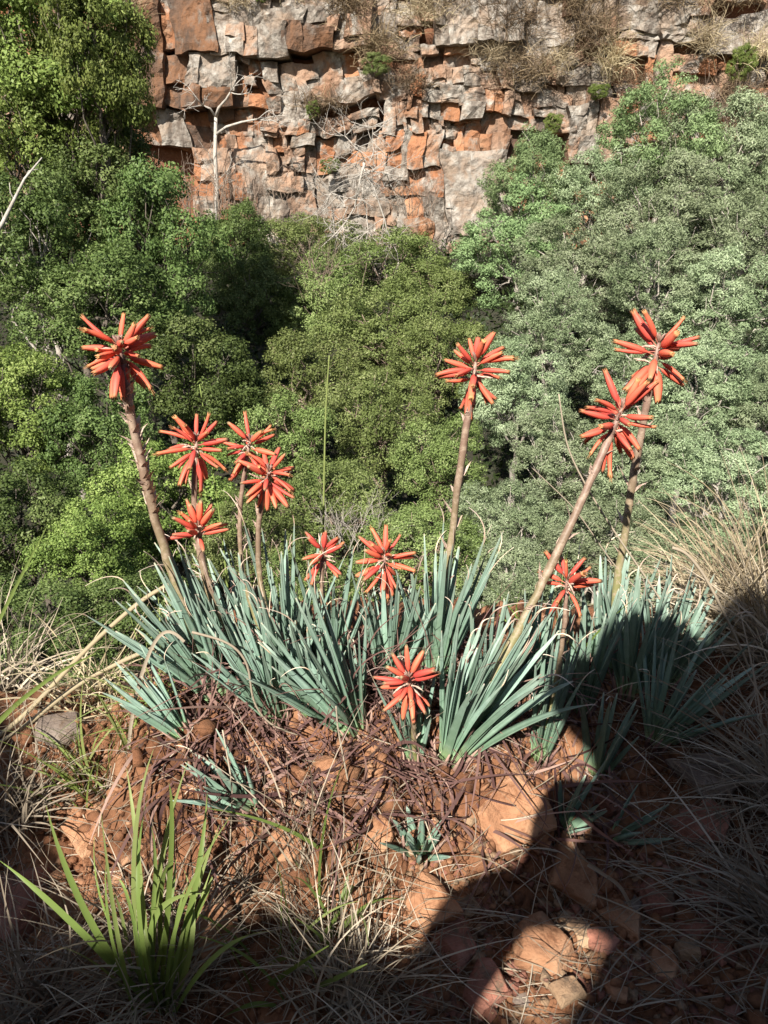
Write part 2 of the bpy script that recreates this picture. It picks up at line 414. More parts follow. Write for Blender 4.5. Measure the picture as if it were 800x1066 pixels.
BL = []
def warp(x, z):
    """shared distortion of the joints so that no course runs dead straight"""
    dx = 0.32 * vnoise(x * .33, z * .33, s=71) + 0.16 * vnoise(x * .9, z * .9, s=72) + 0.09 * vnoise(x * 2.3, z * 2.3, s=73)
    dz = 0.34 * vnoise(x * .2, z * .5, s=74) + 0.12 * vnoise(x * 1.0, z * 1.0, s=75) + 0.08 * vnoise(x * 2.3, z * 2.3, s=76)
    return dx, dz
def block(u0, v0, u1, v1, d, mat, jit=0.12):
    """an irregular rock block, pixels of the cliff plane"""
    A, B = cl(u0, v1), cl(u1, v0)
    xa, xb, za, zb = A[0], B[0], A[2], B[2]
    g = random.uniform(-.07, -.01)
    w, h = xb - xa, zb - za
    nx = max(4, min(13, int(w / 0.24) + 2)); nz = max(4, min(13, int(h / 0.24) + 2))
    tx, tz = random.gauss(0, .08), random.gauss(-.05, .08)
    a, b = np.meshgrid(np.linspace(0, 1, nx), np.linspace(0, 1, nz))
    px = xa + g + a * (w - 2 * g); pz = za + g + b * (h - 2 * g)
    cj = np.random.default_rng(int(abs(xa * 977 + za * 131) * 100)).uniform(-jit, jit, (2, 2, 2))
    for p in (0, 1):
        for q in (0, 1):
            wt = (a if p else 1 - a) * (b if q else 1 - b)
            px = px + cj[p, q, 0] * min(w, 2.0) * .5 * wt; pz = pz + cj[p, q, 1] * min(h, 2.0) * .5 * wt
    wx, wz = warp(px, pz); px = px + wx; pz = pz + wz
    sx = random.uniform(0, 99)
    I, Jg = np.meshgrid(range(nx), range(nz))
    edge = np.isin(I, (0, nx - 1)).astype(int) + np.isin(Jg, (0, nz - 1))
    rough = .2 * np.round(2.6 * fbm(px * .8 + sx, pz * .55, s=51, o=2)) / 2.6 + .14 * np.round(3 * vnoise(px * 1.9 + sx, pz * 1.5, s=52)) / 3 + .05 * vnoise(px * 5, pz * 5, s=53)
    dep = d + tx * (a - .5) * w + tz * (b - .5) * h + rough - np.array([0, .035, .08])[edge] * rng.uniform(0, 1.8, edge.shape) + .3 * vnoise(px * .25, pz * .4, s=54)
    top = sstep(12.0, 15.0, pz) * 1.0
    Vv = np.stack([px, YCL - dep + top, pz], -1).reshape(-1, 3)
    n = nx * nz
    ring = [i for i in range(nx)] + [j * nx + nx - 1 for j in range(1, nz)] + [(nz - 1) * nx + i for i in range(nx - 2, -1, -1)] + [j * nx for j in range(nz - 2, 0, -1)]
    back = Vv[ring].copy(); back[:, 1] = YCL + 1.9
    Vv = np.concatenate([Vv, back])
    Fc = [(j * nx + i, j * nx + i + 1, (j + 1) * nx + i + 1, (j + 1) * nx + i) for j in range(nz - 1) for i in range(nx - 1)]
    m = len(ring)
    Fc += [(ring[k], n + k, n + (k + 1) % m, ring[(k + 1) % m]) for k in range(m)]
    c = np.array([(xa + xb) / 2, YCL, (za + zb) / 2])
    seen = max(0, min(u1, 800) - max(u0, 0)) * max(0, min(v1, 250) - max(v0, 0)) * (1 if u1 > 130 else .2)
    BL.append((seen, Vv, Fc, mat, c))

def split(u0, v0, u1, v1, d, mats, bw, bh, dj):
    w, h = u1 - u0, v1 - v0
    if u0 > 225: bw, bh = min(bw, 40), min(bh, 44)
    if w <= .82 * bw * random.choice((.7, 1.1, 1.6, 2.6)) and h <= .82 * bh * random.choice((.7, 1.1, 1.6, 2.4)):
        block(u0, v0, u1, v1, d + random.gauss(0, dj * 1.15), random.choice(mats)); return
    if w / bw > h / bh:
        k = random.uniform(0.22, 0.78); m = u0 + w * k
        split(u0, v0, m, v1, d, mats, bw, bh, dj); split(m, v0, u1, v1, d, mats, bw, bh, dj)
    else:
        k = random.uniform(0.22, 0.78); m = v0 + h * k
        split(u0, v0, u1, m, d, mats, bw, bh, dj); split(u0, m, u1, v1, d, mats, bw, bh, dj)
gy, tn, og, dk = 'rock_grey', 'rock_tan', 'rock_orange', 'rock_dark'
for a in [
    (-90, -60, 40, 240, 0.4, [dk, tn, og], 60, 50, .2), (40, 100, 130, 200, 0.5, [tn, og], 45, 30, .2), (40, -60, 130, 100, 0.2, [dk], 50, 60, .2),
    (128, -60, 160, 8, .3, [dk, gy], 30, 40, .1), (133, 8, 163, 52, .5, [og, dk], 40, 50, .1), (163, -40, 180, 50, .2, [dk, og], 20, 60, .1),
    (180, -60, 224, 55, .9, [dk], 60, 120, .1), (130, 54, 168, 112, .8, [dk, gy], 60, 70, .1), (168, 58, 200, 110, .4, [dk], 60, 60, .1), (200, 58, 244, 108, .7, [dk, gy], 40, 45, .15),
    (132, 112, 260, 152, -.6, [dk, og], 35, 40, .2), (170, 115, 196, 150, .1, [dk, gy], 30, 50, .1),
    (222, -40, 296, 30, 1.1, [gy], 42, 36, .12), (296, -60, 386, 28, 1.0, [gy, gy, tn], 45, 40, .15), (222, 30, 300, 57, 1.2, [gy, tn], 28, 30, .1), (300, 28, 386, 54, 1.25, [gy, dk, tn], 40, 30, .1),
    (236, 57, 276, 108, -.1, [og, og, dk], 22, 18, .25), (276, 62, 330, 122, .5, [gy, tn, og], 22, 34, .15), (330, 56, 392, 106, .35, [tn, og, gy], 30, 36, .12), (386, 20, 440, 110, .15, [tn, gy, og], 30, 26, .2),
    (270, 122, 388, 138, .55, [tn, og, gy], 26, 14, .2), (222, 108, 276, 150, -.1, [og, dk], 24, 22, .25), (200, 150, 276, 225, .1, [og, tn, og], 22, 50, .12),
    (276, 138, 330, 196, .3, [gy, og, tn], 22, 24, .2), (330, 140, 400, 200, .0, [og, tn, gy], 24, 36, .15), (270, 196, 400, 262, .1, [tn, gy], 36, 40, .15), (396, 106, 440, 140, .3, [tn, gy], 24, 20, .2),
    (400, 140, 462, 270, .15, [tn, gy, og], 26, 38, .2), (455, 8, 546, 52, 1.2, [gy], 50, 40, .12), (440, 52, 500, 76, .1, [og, tn], 26, 18, .2), (500, 52, 562, 96, .4, [tn, gy], 28, 22, .2),
    (440, 76, 500, 128, .45, [tn, og, gy], 26, 22, .2), (440, 126, 476, 165, -.1, [og], 16, 12, .25), (476, 100, 530, 160, .15, [og, og, tn], 20, 24, .25), (462, 160, 530, 262, .7, [gy, tn], 50, 70, .12),
    (528, 130, 590, 168, -.75, [og, dk], 26, 20, .2), (530, 96, 596, 132, .4, [tn, gy], 28, 20, .2), (590, 104, 648, 168, .85, [gy, tn], 40, 46, .12), (588, 166, 644, 262, -.1, [og], 30, 30, .2), (528, 166, 590, 262, .2, [tn, og], 32, 36, .2),
    (546, -60, 646, 54, .4, [gy, tn, gy], 36, 30, .25), (560, 54, 642, 106, .15, [tn, gy], 32, 26, .2), (386, -60, 456, 20, .3, [tn, gy], 36, 30, .25), (456, -60, 546, 8, .2, [tn, gy, dk], 40, 30, .2),
    (646, -4, 732, 46, .8, [gy], 36, 30, .15), (642, 46, 726, 110, .35, [tn, tn, og, gy], 30, 28, .18), (728, 14, 806, 62, .35, [dk, gy], 46, 30, .15), (720, 62, 900, 240, .0, [tn, gy, og], 40, 34, .22),
    (644, 110, 722, 240, .2, [tn, og], 34, 30, .2), (646, -70, 900, -4, .1, [dk, tn], 50, 34, .2), (806, -4, 900, 62, .2, [gy, tn], 40, 36, .2),
]:
    split(*a)
BL.sort(key=lambda q: -q[0])
rest = MB()
for k, (seen, Vv, Fc, mat, c) in enumerate(BL):
    if k < 295: link('rock_block', mesh_np('rock_block', Vv - c, Fc, M[mat]), cliff, c)
    else: rest.add(Vv, Fc)
if rest.V: link('small_rocks', rest.mesh('small_rocks', M['rock_tan'], smooth=False), cliff)['kind'] = 'stuff'

# ------------------------------------------------------------------ trees
def leaf_cloud(c, n, l, w):
    """diamond leaves at c (N,3) facing n"""
    N = len(c)
    r = unit(rng.normal(size=(N, 3)))
    t = unit(np.cross(n, r)); b = np.cross(n, t)
    L = (l * rng.uniform(.6, 1.3, N))[:, None]; Wd = (w * rng.uniform(.6, 1.3, N))[:, None]
    V = np.stack([c - t * L / 2, c + b * Wd / 2 + n * Wd * .15, c + t * L / 2, c - b * Wd / 2 + n * Wd * .15], 1).reshape(-1, 3)
    F = np.arange(N * 4).reshape(N, 4)
    return V, F
def crown_mesh(name, mat, lobes, subs, subr, per, l, w, flat=0.95, outward=0.72, seed=0):
    C = []; Nn = []
    R = []
    lob = []
    for k in range(lobes):
        for _ in range(80):
            d = unit(rng.normal(size=3)); d[2] += .15
            p = d * rng.uniform(.42, .72) * np.array([1, 1, flat])
            if all(np.linalg.norm(p - q) > .44 for q, _ in lob): break
        lob.append((p, rng.uniform(.26, .42)))
    for p, lr in lob:
        cl_r = rng.uniform(-.18, .18)
        out = unit(p + np.array([0, 0, .25]))
        for s in range(subs):
            d = unit(unit(rng.normal(size=3)) + out * .45)
            q = p + d * lr * rng.uniform(.7, 1.05)
            sr = subr * rng.uniform(.6, 1.35)
            n = int(per * (sr / subr) ** 1.6)
            e = unit(rng.normal(size=(n, 3)))
            rad = sr * rng.uniform(.25, 1.2, n)[:, None] ** 0.6
            C.append(q + e * rad * np.array([1, 1, .75]))
            o = unit(e * .9 + d * .7 + np.array([0, 0, .3]))
            Nn.append(unit(o * outward + unit(rng.normal(size=(n, 3))) * (1.05 - outward) * 1.6))
            R.append(np.clip(.5 + cl_r + rng.uniform(-.15, .15) + rng.normal(size=n) * .17 , 0, 1))
    C = np.concatenate(C); Nn = np.concatenate(Nn); R = np.concatenate(R)
    V, F = leaf_cloud(C, Nn, l, w)
    return mesh_np(name, V, F, mat, {'t': np.repeat(R, 4)}), [p for p, _ in lob]
CR = {}
for sp, arg in {
    'broadleaf': (13, 20, .125, 110, .043, .025), 'broadlight': (13, 20, .125, 110, .043, .025),
    'wattle': (13, 25, .1, 105, .046, .015), 'mint': (13, 25, .1, 105, .046, .016), 'shrub': (14, 20, .115, 95, .042, .02),
}.items():
    CR[sp] = [crown_mesh('crown', M[sp], *arg) for _ in range(3)]

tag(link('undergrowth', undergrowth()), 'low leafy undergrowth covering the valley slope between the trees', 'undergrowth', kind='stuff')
def limbs(mb, p0, p1, r0, r1, n=6, wob=.08, k=6):
    p0 = np.asarray(p0, float); p1 = np.asarray(p1, float); L = np.linalg.norm(p1 - p0)
    s = np.linspace(0, 1, n)[:, None]
    pts = p0 + (p1 - p0) * s + rng.normal(size=(n, 3)) * L * wob * np.sin(s * math.pi)
    mb.tube(pts, np.linspace(r0, r1, n), k)
    return pts
def tree(sp, px, py, rx, rz, Y, label, name='tree', cat='tree', bark='bark_dark', var=None, ry=None, group='trees on the far valley slope'):
    """crown centred where pixel (px, py) lies at depth Y, radii in pixels at that depth"""
    c = at(px, py, Y)
    sx = rx * Y / FPX; sz = rz * Y / FPX
    base = np.array([c[0] + random.uniform(-.2, .2) * sx, Y + random.uniform(0, .3) * sx, 0.0])
    base[2] = float(vh(base[0], base[1])) - 0.15
    t = empty(name, base, label, cat, group)
    me, lob = CR[sp][random.randrange(3) if var is None else var]
    rot = random.uniform(0, 6.28)
    cr = link('crown', me, t, c - base)
    cr.scale = (sx / .95, (ry or (sx + sz) / 2 ), sz / .95); cr.rotation_euler = (0, 0, rot)
    mb = MB()
    R = np.array([[math.cos(rot), -math.sin(rot), 0], [math.sin(rot), math.cos(rot), 0], [0, 0, 1]])
    S = np.array(cr.scale)
    tr = 0.045 * (sx + sz) / 2 + .04
    top = c + np.array([0, 0, -0.3 * sz])
    pts = limbs(mb, base, top, tr, tr * .55, 8, .03, 7)
    for p in lob:
        q = c + R @ (p * S)
        f = pts[random.choice([4, 5, 6, 7])]
        limbs(mb, f, q, tr * .4, tr * .1, 6, .08, 5)
        for _ in range(3):
            e = q + unit(rng.normal(size=3)) * S * .33
            limbs(mb, f + (q - f) * random.uniform(.5, .9), e, tr * .16, tr * .05, 4, .08, 4)
    link('trunk', mb.mesh('trunk', M[bark], base), t)
    return t

TR = [
    # left bank
    ('broadlight', 48, 60, 78, 72, 26, 'tall leafy green tree filling the top left corner', 'leafy_tree', 'bark_dark'),
    ('broadlight', 98, 70, 46, 72, 25, 'sunlit creeper clad tree against dark slabs of the cliff', 'leafy_tree', 'bark_dark'),
    ('broadlight', 20, 170, 52, 70, 25, 'bright green tree at the left edge under the tall corner tree', 'leafy_tree', 'bark_dark'),
    ('broadleaf', 95, 175, 55, 42, 27.5, 'dark green tree in front of the orange rock patch on left', 'leafy_tree', 'bark_dark'),
    ('broadleaf', 45, 262, 70, 62, 23, 'dark broadleaf tree at left edge behind the pale bare branch', 'leafy_tree', 'bark_pale'),
    ('broadleaf', 118, 225, 58, 55, 25, 'rounded dark green tree left of the white bare cliff tree', 'leafy_tree', 'bark_dark'),
    ('broadleaf', 172, 262, 50, 66, 24, 'dark green tree with steep right side beside the black shadow', 'leafy_tree', 'bark_dark'),
    ('broadleaf', 105, 320, 75, 55, 21, 'dark green tree directly behind the tallest left flower head', 'leafy_tree', 'bark_dark'),
    ('broadleaf', 245, 262, 34, 40, 38, 'shaded tree in the dark hollow below the white bare tree', 'leafy_tree', 'bark_dark'),
    ('broadleaf', 262, 318, 36, 40, 35, 'shaded tree between dark hollow and olive thicket', 'leafy_tree', 'bark_dark'),
    ('broadleaf', 205, 392, 62, 56, 19.5, 'mid green tree above the pair of left flower heads', 'leafy_tree', 'bark_dark'),
    ('broadlight', 30, 425, 62, 58, 17, 'bright green tree at left edge level with the flower heads', 'leafy_tree', 'bark_dark'),
    ('broadleaf', 110, 450, 58, 55, 16.5, 'mid green tree crossed by the tallest left flower stalk', 'leafy_tree', 'bark_dark'),
    ('broadlight', 175, 520, 66, 56, 14.5, 'bright green tree behind the small red flower on the left', 'leafy_tree', 'bark_dark'),
    ('broadleaf', 20, 540, 66, 62, 13.5, 'dark green tree at left edge above the dry grass', 'leafy_tree', 'bark_dark'),
    ('broadlight', 95, 575, 58, 52, 12.5, 'bright green low tree left of the aloe leaves', 'leafy_tree', 'bark_dark'),
    ('broadleaf', 40, 655, 80, 50, 10.5, 'dark lowest tree at left edge just beyond the ledge', 'leafy_tree', 'bark_dark'),
    ('broadleaf', 150, 640, 60, 50, 11, 'dark low tree just behind the left aloe leaves', 'leafy_tree', 'bark_dark'),
    # middle thicket
    ('shrub', 320, 264, 52, 36, 42, 'olive green bush at the cliff foot below the orange rocks', 'olive_bush', 'bark_brown'),
    ('shrub', 400, 282, 56, 40, 41, 'olive green bush under the fallen bleached branches', 'olive_bush', 'bark_brown'),
    ('shrub', 455, 322, 44, 40, 39, 'olive green bush left of the mint green tree', 'olive_bush', 'bark_brown'),
    ('shrub', 335, 318, 48, 46, 35, 'greyish olive bush beside the black hollow', 'olive_bush', 'bark_brown'),
    ('shrub', 405, 350, 60, 50, 31, 'rounded olive bush in the middle of the valley slope', 'olive_bush', 'bark_brown'),
    ('shrub', 460, 375, 46, 46, 28, 'olive bush directly left of the middle flower head', 'olive_bush', 'bark_brown'),
    ('shrub', 322, 400, 56, 50, 25, 'green bush behind the top of the thin upright grass stem', 'olive_bush', 'bark_brown'),
    ('shrub', 398, 440, 62, 54, 21, 'wide olive bush right of the thin upright grass stem', 'olive_bush', 'bark_brown'),
    ('shrub', 290, 465, 58, 50, 19, 'olive bush behind the flower heads of the left clump', 'olive_bush', 'bark_brown'),
    ('shrub', 460, 490, 52, 54, 18, 'olive bush left of the middle flower stalk', 'olive_bush', 'bark_brown'),
    ('shrub', 350, 530, 64, 50, 15.5, 'olive bush just above the two low central flower heads', 'olive_bush', 'bark_brown'),
    ('shrub', 260, 560, 60, 50, 13.5, 'olive bush behind the leaves of the left aloe clump', 'olive_bush', 'bark_brown'),
    ('shrub', 440, 575, 64, 46, 13, 'olive bush low behind the central aloe leaves', 'olive_bush', 'bark_brown'),
    ('shrub', 340, 620, 80, 46, 11.5, 'lowest olive bush just beyond the edge of the ledge', 'olive_bush', 'bark_brown'),
    # right wattles
    ('mint', 552, 205, 42, 48, 41, 'pointed mint green tree against the cliff right of centre', 'feathery_tree', 'bark_pale'),
    ('mint', 536, 262, 54, 48, 39, 'broad mint green tree above the middle flower head', 'feathery_tree', 'bark_pale'),
    ('mint', 690, 150, 56, 50, 43, 'light green feathery tree reaching highest up the right cliff', 'feathery_tree', 'bark_pale'),
    ('wattle', 752, 175, 58, 50, 42, 'silvery feathery tree right of the highest light green tree', 'feathery_tree', 'bark_pale'),
    ('wattle', 805, 165, 44, 46, 42.5, 'silvery feathery tree cut by the top right edge', 'feathery_tree', 'bark_pale'),
    ('wattle', 622, 210, 52, 48, 40, 'silvery feathery tree below the orange rock corner', 'feathery_tree', 'bark_pale'),
    ('wattle', 690, 235, 62, 50, 36, 'wide silvery tree in the middle of the right slope', 'feathery_tree', 'bark_pale'),
    ('wattle', 775, 250, 58, 52, 35, 'silvery tree at right edge below the cliff shrubs', 'feathery_tree', 'bark_pale'),
    ('wattle', 595, 285, 58, 46, 33, 'silvery tree above and right of the middle flower head', 'feathery_tree', 'bark_pale'),
    ('wattle', 680, 300, 62, 48, 30, 'silvery tree right above the highest right flower head', 'feathery_tree', 'bark_pale'),
    ('wattle', 762, 330, 62, 52, 28, 'silvery tree right of the highest right flower head', 'feathery_tree', 'bark_pale'),
    ('wattle', 578, 345, 54, 46, 27, 'round silvery tree between middle and right flower heads', 'feathery_tree', 'bark_pale'),
    ('wattle', 540, 410, 56, 48, 23, 'silvery tree right beside the middle flower stalk', 'feathery_tree', 'bark_pale'),
    ('wattle', 650, 385, 50, 44, 26, 'silvery tree with bare pale limbs behind the right flower pair', 'feathery_tree', 'bark_white'),
    ('wattle', 725, 415, 62, 50, 22, 'silvery tree right of the two right flower heads', 'feathery_tree', 'bark_pale'),
    ('wattle', 800, 425, 52, 54, 22.5, 'silvery tree at the right edge level with flower stalks', 'feathery_tree', 'bark_pale'),
    ('wattle', 585, 475, 60, 48, 19, 'silvery tree between the middle and slanting right stalks', 'feathery_tree', 'bark_pale'),
    ('wattle', 665, 490, 58, 50, 18, 'silvery tree behind the dark upright right stalk', 'feathery_tree', 'bark_pale'),
    ('wattle', 755, 505, 66, 52, 16.5, 'silvery tree behind the dry grass at right', 'feathery_tree', 'bark_pale'),
    ('wattle', 530, 545, 64, 48, 15, 'low silvery tree behind the central aloe leaf tips', 'feathery_tree', 'bark_pale'),
    ('wattle', 630, 565, 66, 48, 13.5, 'low silvery tree behind the right aloe leaf tips', 'feathery_tree', 'bark_pale'),
    ('wattle', 725, 590, 70, 48, 12.5, 'lowest silvery tree beyond the dry grass edge at right', 'feathery_tree', 'bark_pale'),
    ('wattle', 545, 620, 80, 48, 11, 'low grey green tree hidden behind the central aloes', 'feathery_tree', 'bark_pale'),
]
for sp, px, py, rx, rz, Y, lab, nm, bk in TR:
    tree(sp, px, py + rz * .08, rx * 1.18, rz * 1.24, Y, lab, nm, 'bush' if 'bush' in nm else 'tree', bk, None, None, {'leafy_tree': 'leafy trees on the left bank', 'olive_bush': 'olive bushes in the middle of the valley', 'feathery_tree': 'feathery trees on the right slope'}[nm])

# bare trees and branches
def grow(mb, p, d, L, r, depth, spread=.6, up=.1, k=5, kids=(2, 3)):
    n = 5
    pts = [np.asarray(p, float)]
    d = unit(d)
    for i in range(n):
        d = unit(d + rng.normal(size=3) * .12 + np.array([0, 0, up * .15]))
        pts.append(pts[-1] + d * L / n)
    mb.tube(pts, np.linspace(r, r * .6, n + 1), k)
    if depth > 0:
        for _ in range(random.randint(*kids)):
            i = random.choice([2, 3, 4, 5])
            nd = unit(d + rng.normal(size=3) * spread)
            grow(mb, pts[i], nd, L * random.uniform(.5, .8), r * .55, depth - 1, spread, up, 4, kids)
def bare(name, label, cat, base, mat, builder, group=None):
    t = empty(name, base, label, cat, group)
    mb = MB(); builder(mb)
    link('branch', mb.mesh('branch', M[mat], base), t)
    return t
def white_tree(mb):
    Y = 46.2
    b = at(225, 240, Y)
    pts = [at(225, 240, Y), at(226, 200, Y), at(224, 160, Y), at(225, 122, Y)]
    mb.tube(pts, [.14, .12, .105, .09], 7)
    for q, r in (([(225, 122), (228, 112), (236, 103), (240, 96)], .09), ([(225, 122), (219, 113), (212, 110)], .07), ([(225, 140), (236, 132), (252, 127), (268, 124)], .08)):
        p = [at(u, v, Y - .3 * i) for i, (u, v) in enumerate(q)]
        mb.tube(p, np.linspace(r, r * .5, len(p)), 6)
        for _ in range(4): grow(mb, p[-1], unit(p[-1] - p[0]) + rng.normal(size=3) * .4, 1.1, .032, 2, .6)
    for _ in range(5):
        h = random.uniform(.3, .9); grow(mb, b + (pts[-1] - b) * h, (random.uniform(-1, 1), -.3, .5), 1.0, .03, 2)
b = at(225, 240, 46.2); bare('bare_tree', 'slender white leafless tree standing against the orange cliff', 'tree', b, 'bark_white', white_tree)
def fallen(mb):
    Y = 40.0
    for q, r in (([(380, 168), (378, 190), (366, 215), (345, 245), (322, 268)], .13), ([(380, 168), (392, 195), (402, 225), (408, 255), (412, 272)], .11), ([(376, 190), (384, 215), (388, 240), (386, 262)], .08),
                 ([(382, 175), (396, 180), (410, 190)], .07), ([(370, 205), (352, 200), (338, 208)], .06), ([(366, 215), (360, 240), (362, 262)], .06), ([(380, 170), (372, 155), (356, 140)], .06), ([(382, 168), (386, 150), (384, 130)], .05)):
        p = [at(u + random.uniform(-5, 5), v + random.uniform(-4, 4), Y + random.uniform(-.5, .5)) for u, v in q]; p = [(x + y) / 2 + rng.normal(size=3) * .07 if k else x for x, y in zip(p, p[1:]) for k in (0, 1)] + [p[-1]]
        r *= .5; mb.tube(bez(p[0], p[len(p) // 2], p[-1], 9) if len(p) == 3 else p, np.linspace(r, r * .35, 9 if len(p) == 3 else len(p)), 5)
        for _ in range(15):
            i = random.randrange(1, len(p)); grow(mb, p[i], (random.uniform(-1, 1), random.uniform(-.5, .5), random.uniform(-.8, .5)), random.uniform(.6, 1.3), .02, 2, .7)
bare('bare_tree', 'tangle of bleached leafless branches arching over the olive bushes', 'tree', at(380, 285, 40), 'bark_white', fallen)
def leftbranch(mb):
    Y = 20.0
    p = [at(-8, 250, Y), at(3, 232, Y), at(15, 208, Y), at(26, 186, Y), at(44, 164, Y)]
    mb.tube(p, [.055, .05, .04, .03, .012], 6)
    mb.tube([p[2], at(11, 200, Y), at(10, 190, Y)], [.02, .014, .006], 5)
    mb.tube([p[3], at(30, 178, Y), at(40, 176, Y)], [.016, .012, .006], 5)
bare('bare_branch', 'pale leafless branch slanting up at the left edge', 'branch', at(-8, 250, 20), 'bark_white', leftbranch)
for px, py, Y, n, L, lab in ((200, 215, 45, 26, 2.3, 'leafless brown scrub left of the white bare tree'), (252, 215, 45.2, 18, 2.2, 'leafless brown scrub right of the white bare tree'), (378, 560, 13.2, 26, .75, 'leafless grey twiggy shrub behind the central low flowers'), (300, 205, 45.4, 10, 1.6, 'thin leafless scrub at the foot of grey cliff blocks'),
                         (345, 300, 34, 22, 1.9, 'greyish leafless scrub in the olive thicket near the black hollow'), (425, 215, 44.5, 18, 1.9, 'leafless scrub at the cliff foot left of the grey slab'), (740, 145, 44, 24, 2.2, 'brown leafless scrub above the right silvery trees')):
    b = at(px, py, Y)
    def bb(mb, b=b, n=n, L=L):
        for _ in range(n):
            grow(mb, b + np.array([random.uniform(-.7, .7) * L, random.uniform(-.3, .3) * L, -.25 * L]), (random.uniform(-.6, .6), random.uniform(-.3, .3), 1), L * random.uniform(.5, 1), L * .011, 2, .5)
    bare('leafless_shrub', lab, 'shrub', b, 'bark_brown' if py != 560 else 'bark_pale', bb, 'leafless shrubs')

# tufts, brush and shrubs on the cliff
def strands(name, roots, dirs, L, wid, mat, seg=8, grav=.6, curl=.35, floor=None, off=(0, 0, 0), tone=None, bow=None):
    N = len(roots)
    L = np.broadcast_to(np.asarray(L, float), (N,)).copy()
    p = np.array(roots, float); d = unit(dirs)
    cv = rng.normal(size=(N, 3)) * curl
    P = [p.copy()]; D = [d.copy()]
    for i in range(seg):
        d = unit(d + (cv + np.array([0, 0, -grav])) / seg)
        p = p + d * (L / seg)[:, None]
        if floor is not None:
            z = floor(p[:, 0], p[:, 1]) + .002
            low = p[:, 2] < z
            p[low, 2] = z[low]; d[low, 2] = np.maximum(d[low, 2], .03)
        P.append(p.copy()); D.append(d.copy())
    P = np.stack(P, 1); D = np.stack(D, 1)
    side = unit(np.cross(D, unit(rng.normal(size=(N, 1, 3)))))
    prof = np.clip(1.15 - np.linspace(0, 1, seg + 1) ** 1.6, .12, 1)
    Wd = np.broadcast_to(np.asarray(wid, float), (N,))[:, None] * prof[None]
    A = P - side * Wd[..., None] / 2; B = P + side * Wd[..., None] / 2
    V = np.stack([A, B], 2).reshape(-1, 3)
    k = (seg + 1) * 2
    b = np.arange(N)[:, None] * k + np.arange(seg)[None] * 2
    F = np.stack([b, b + 1, b + 3, b + 2], -1).reshape(-1, 4)
    T = np.repeat(np.clip(rng.normal(.5, .24, N) if tone is None else tone, 0, 1), k)
    return mesh_np(name, V - np.asarray(off), F, M[mat], {'t': T})
def cliff_tuft(name, u, v, wu, hv, mat, lab, cat, n=220, hang=.9, d=1.2, group=None):
    b = cl(u, v, d)
    t = empty(name, b, lab, cat, group)
    wm = wu * SPX; hm = hv * SPX
    roots = b + np.stack([rng.normal(size=n) * wm * .26, rng.uniform(-.35, .45, n), rng.normal(size=n) * hm * .16], 1)
    dirs = np.stack([rng.normal(size=n) * .5, -np.abs(rng.normal(size=n)) * .6, rng.uniform(.2, 1.2, n)], 1)
    link('blades', strands('blades', roots, dirs, hm * rng.uniform(.25, .68, n), .028, mat, 5, hang, .5, None, b), t)['kind'] = 'stuff'
def cliff_shrub(u, v, ru, rv, sp, lab, d=1.2, group='small green shrubs on the cliff'):
    b = cl(u, v + rv * .8, d - .6)
    t = empty('cliff_shrub', b, lab, 'shrub', group)
    me, lob = CR[sp][random.randrange(3)]
    c = cl(u, v, d)
    o = link('crown', me, t, c - b)
    o.scale = (ru * SPX, ru * SPX * .8, rv * SPX); o.rotation_euler = (0, 0, random.uniform(0, 6))
    mb = MB()
    for p in lob[:6]: limbs(mb, b, c + p * np.array(o.scale), .06, .02, 5, .06, 5)
    link('stem', mb.mesh('stem', M['bark_brown'], b), t)
for a in [
    (252, 8, 34, 22, 'strawtuft', 'straw coloured grass tuft on the grey block at cliff top left'), (365, 12, 44, 40, 'drybrush', 'brown dry tuft hanging over the cliff top left of centre'),
    (318, 2, 30, 20, 'strawtuft', 'small dry tuft between two grey blocks at cliff top'), (395, 55, 50, 44, 'drybrush', 'large brown brush patch on the ledge left of the pale grey boulder'),
    (440, 22, 46, 30, 'strawtuft', 'pale dry grass just left of the pale grey boulder'), (470, 6, 50, 24, 'drybrush', 'brown brush above the pale grey boulder'),
    (528, 30, 44, 60, 'drybrush', 'tall dark brown brush right of the pale grey boulder'), (512, 62, 36, 26, 'strawtuft', 'straw tuft under the pale grey boulder'),
    (545, 80, 60, 44, 'drybrush', 'brown brush on the middle cliff ledge'), (575, 70, 34, 30, 'strawtuft', 'straw tuft on the middle cliff ledge'),
    (610, 40, 46, 66, 'drybrush', 'grey brown brush hanging in the gully right of centre'), (632, 70, 26, 46, 'strawtuft', 'straw tuft along the crack right of centre'),
    (335, 112, 46, 24, 'drybrush', 'brown brush on the low ledge above orange rocks'), (430, 90, 40, 30, 'drybrush', 'brown brush left of the stacked tan blocks'),
    (725, 50, 26, 44, 'strawtuft', 'straw tuft beside the dark grey block at right'), (760, 115, 60, 56, 'drybrush', 'brown brush slope at the right end of the cliff'),
    (700, 5, 70, 30, 'drybrush', 'dark brush along the cliff top at right'), (770, 2, 70, 34, 'drybrush', 'dark brush on the cliff top in the right corner'), (590, 5, 40, 34, 'drybrush', 'grey brush along the cliff top right of centre'), (785, 60, 34, 44, 'strawtuft', 'straw tuft at the right edge of the cliff'),
    (655, 88, 40, 26, 'drybrush', 'brown tuft above the highest silvery tree'), (140, 20, 24, 50, 'drybrush', 'dry brush beside the top left tree')]:
    dark = 'dry_brush' if a[4] == 'drybrush' else 'grass_tuft'
    cliff_tuft(dark, *a, 'brush' if a[4] == 'drybrush' else 'grass', 420 if a[2] > 40 else 260, group='dry tufts on the cliff ledges')
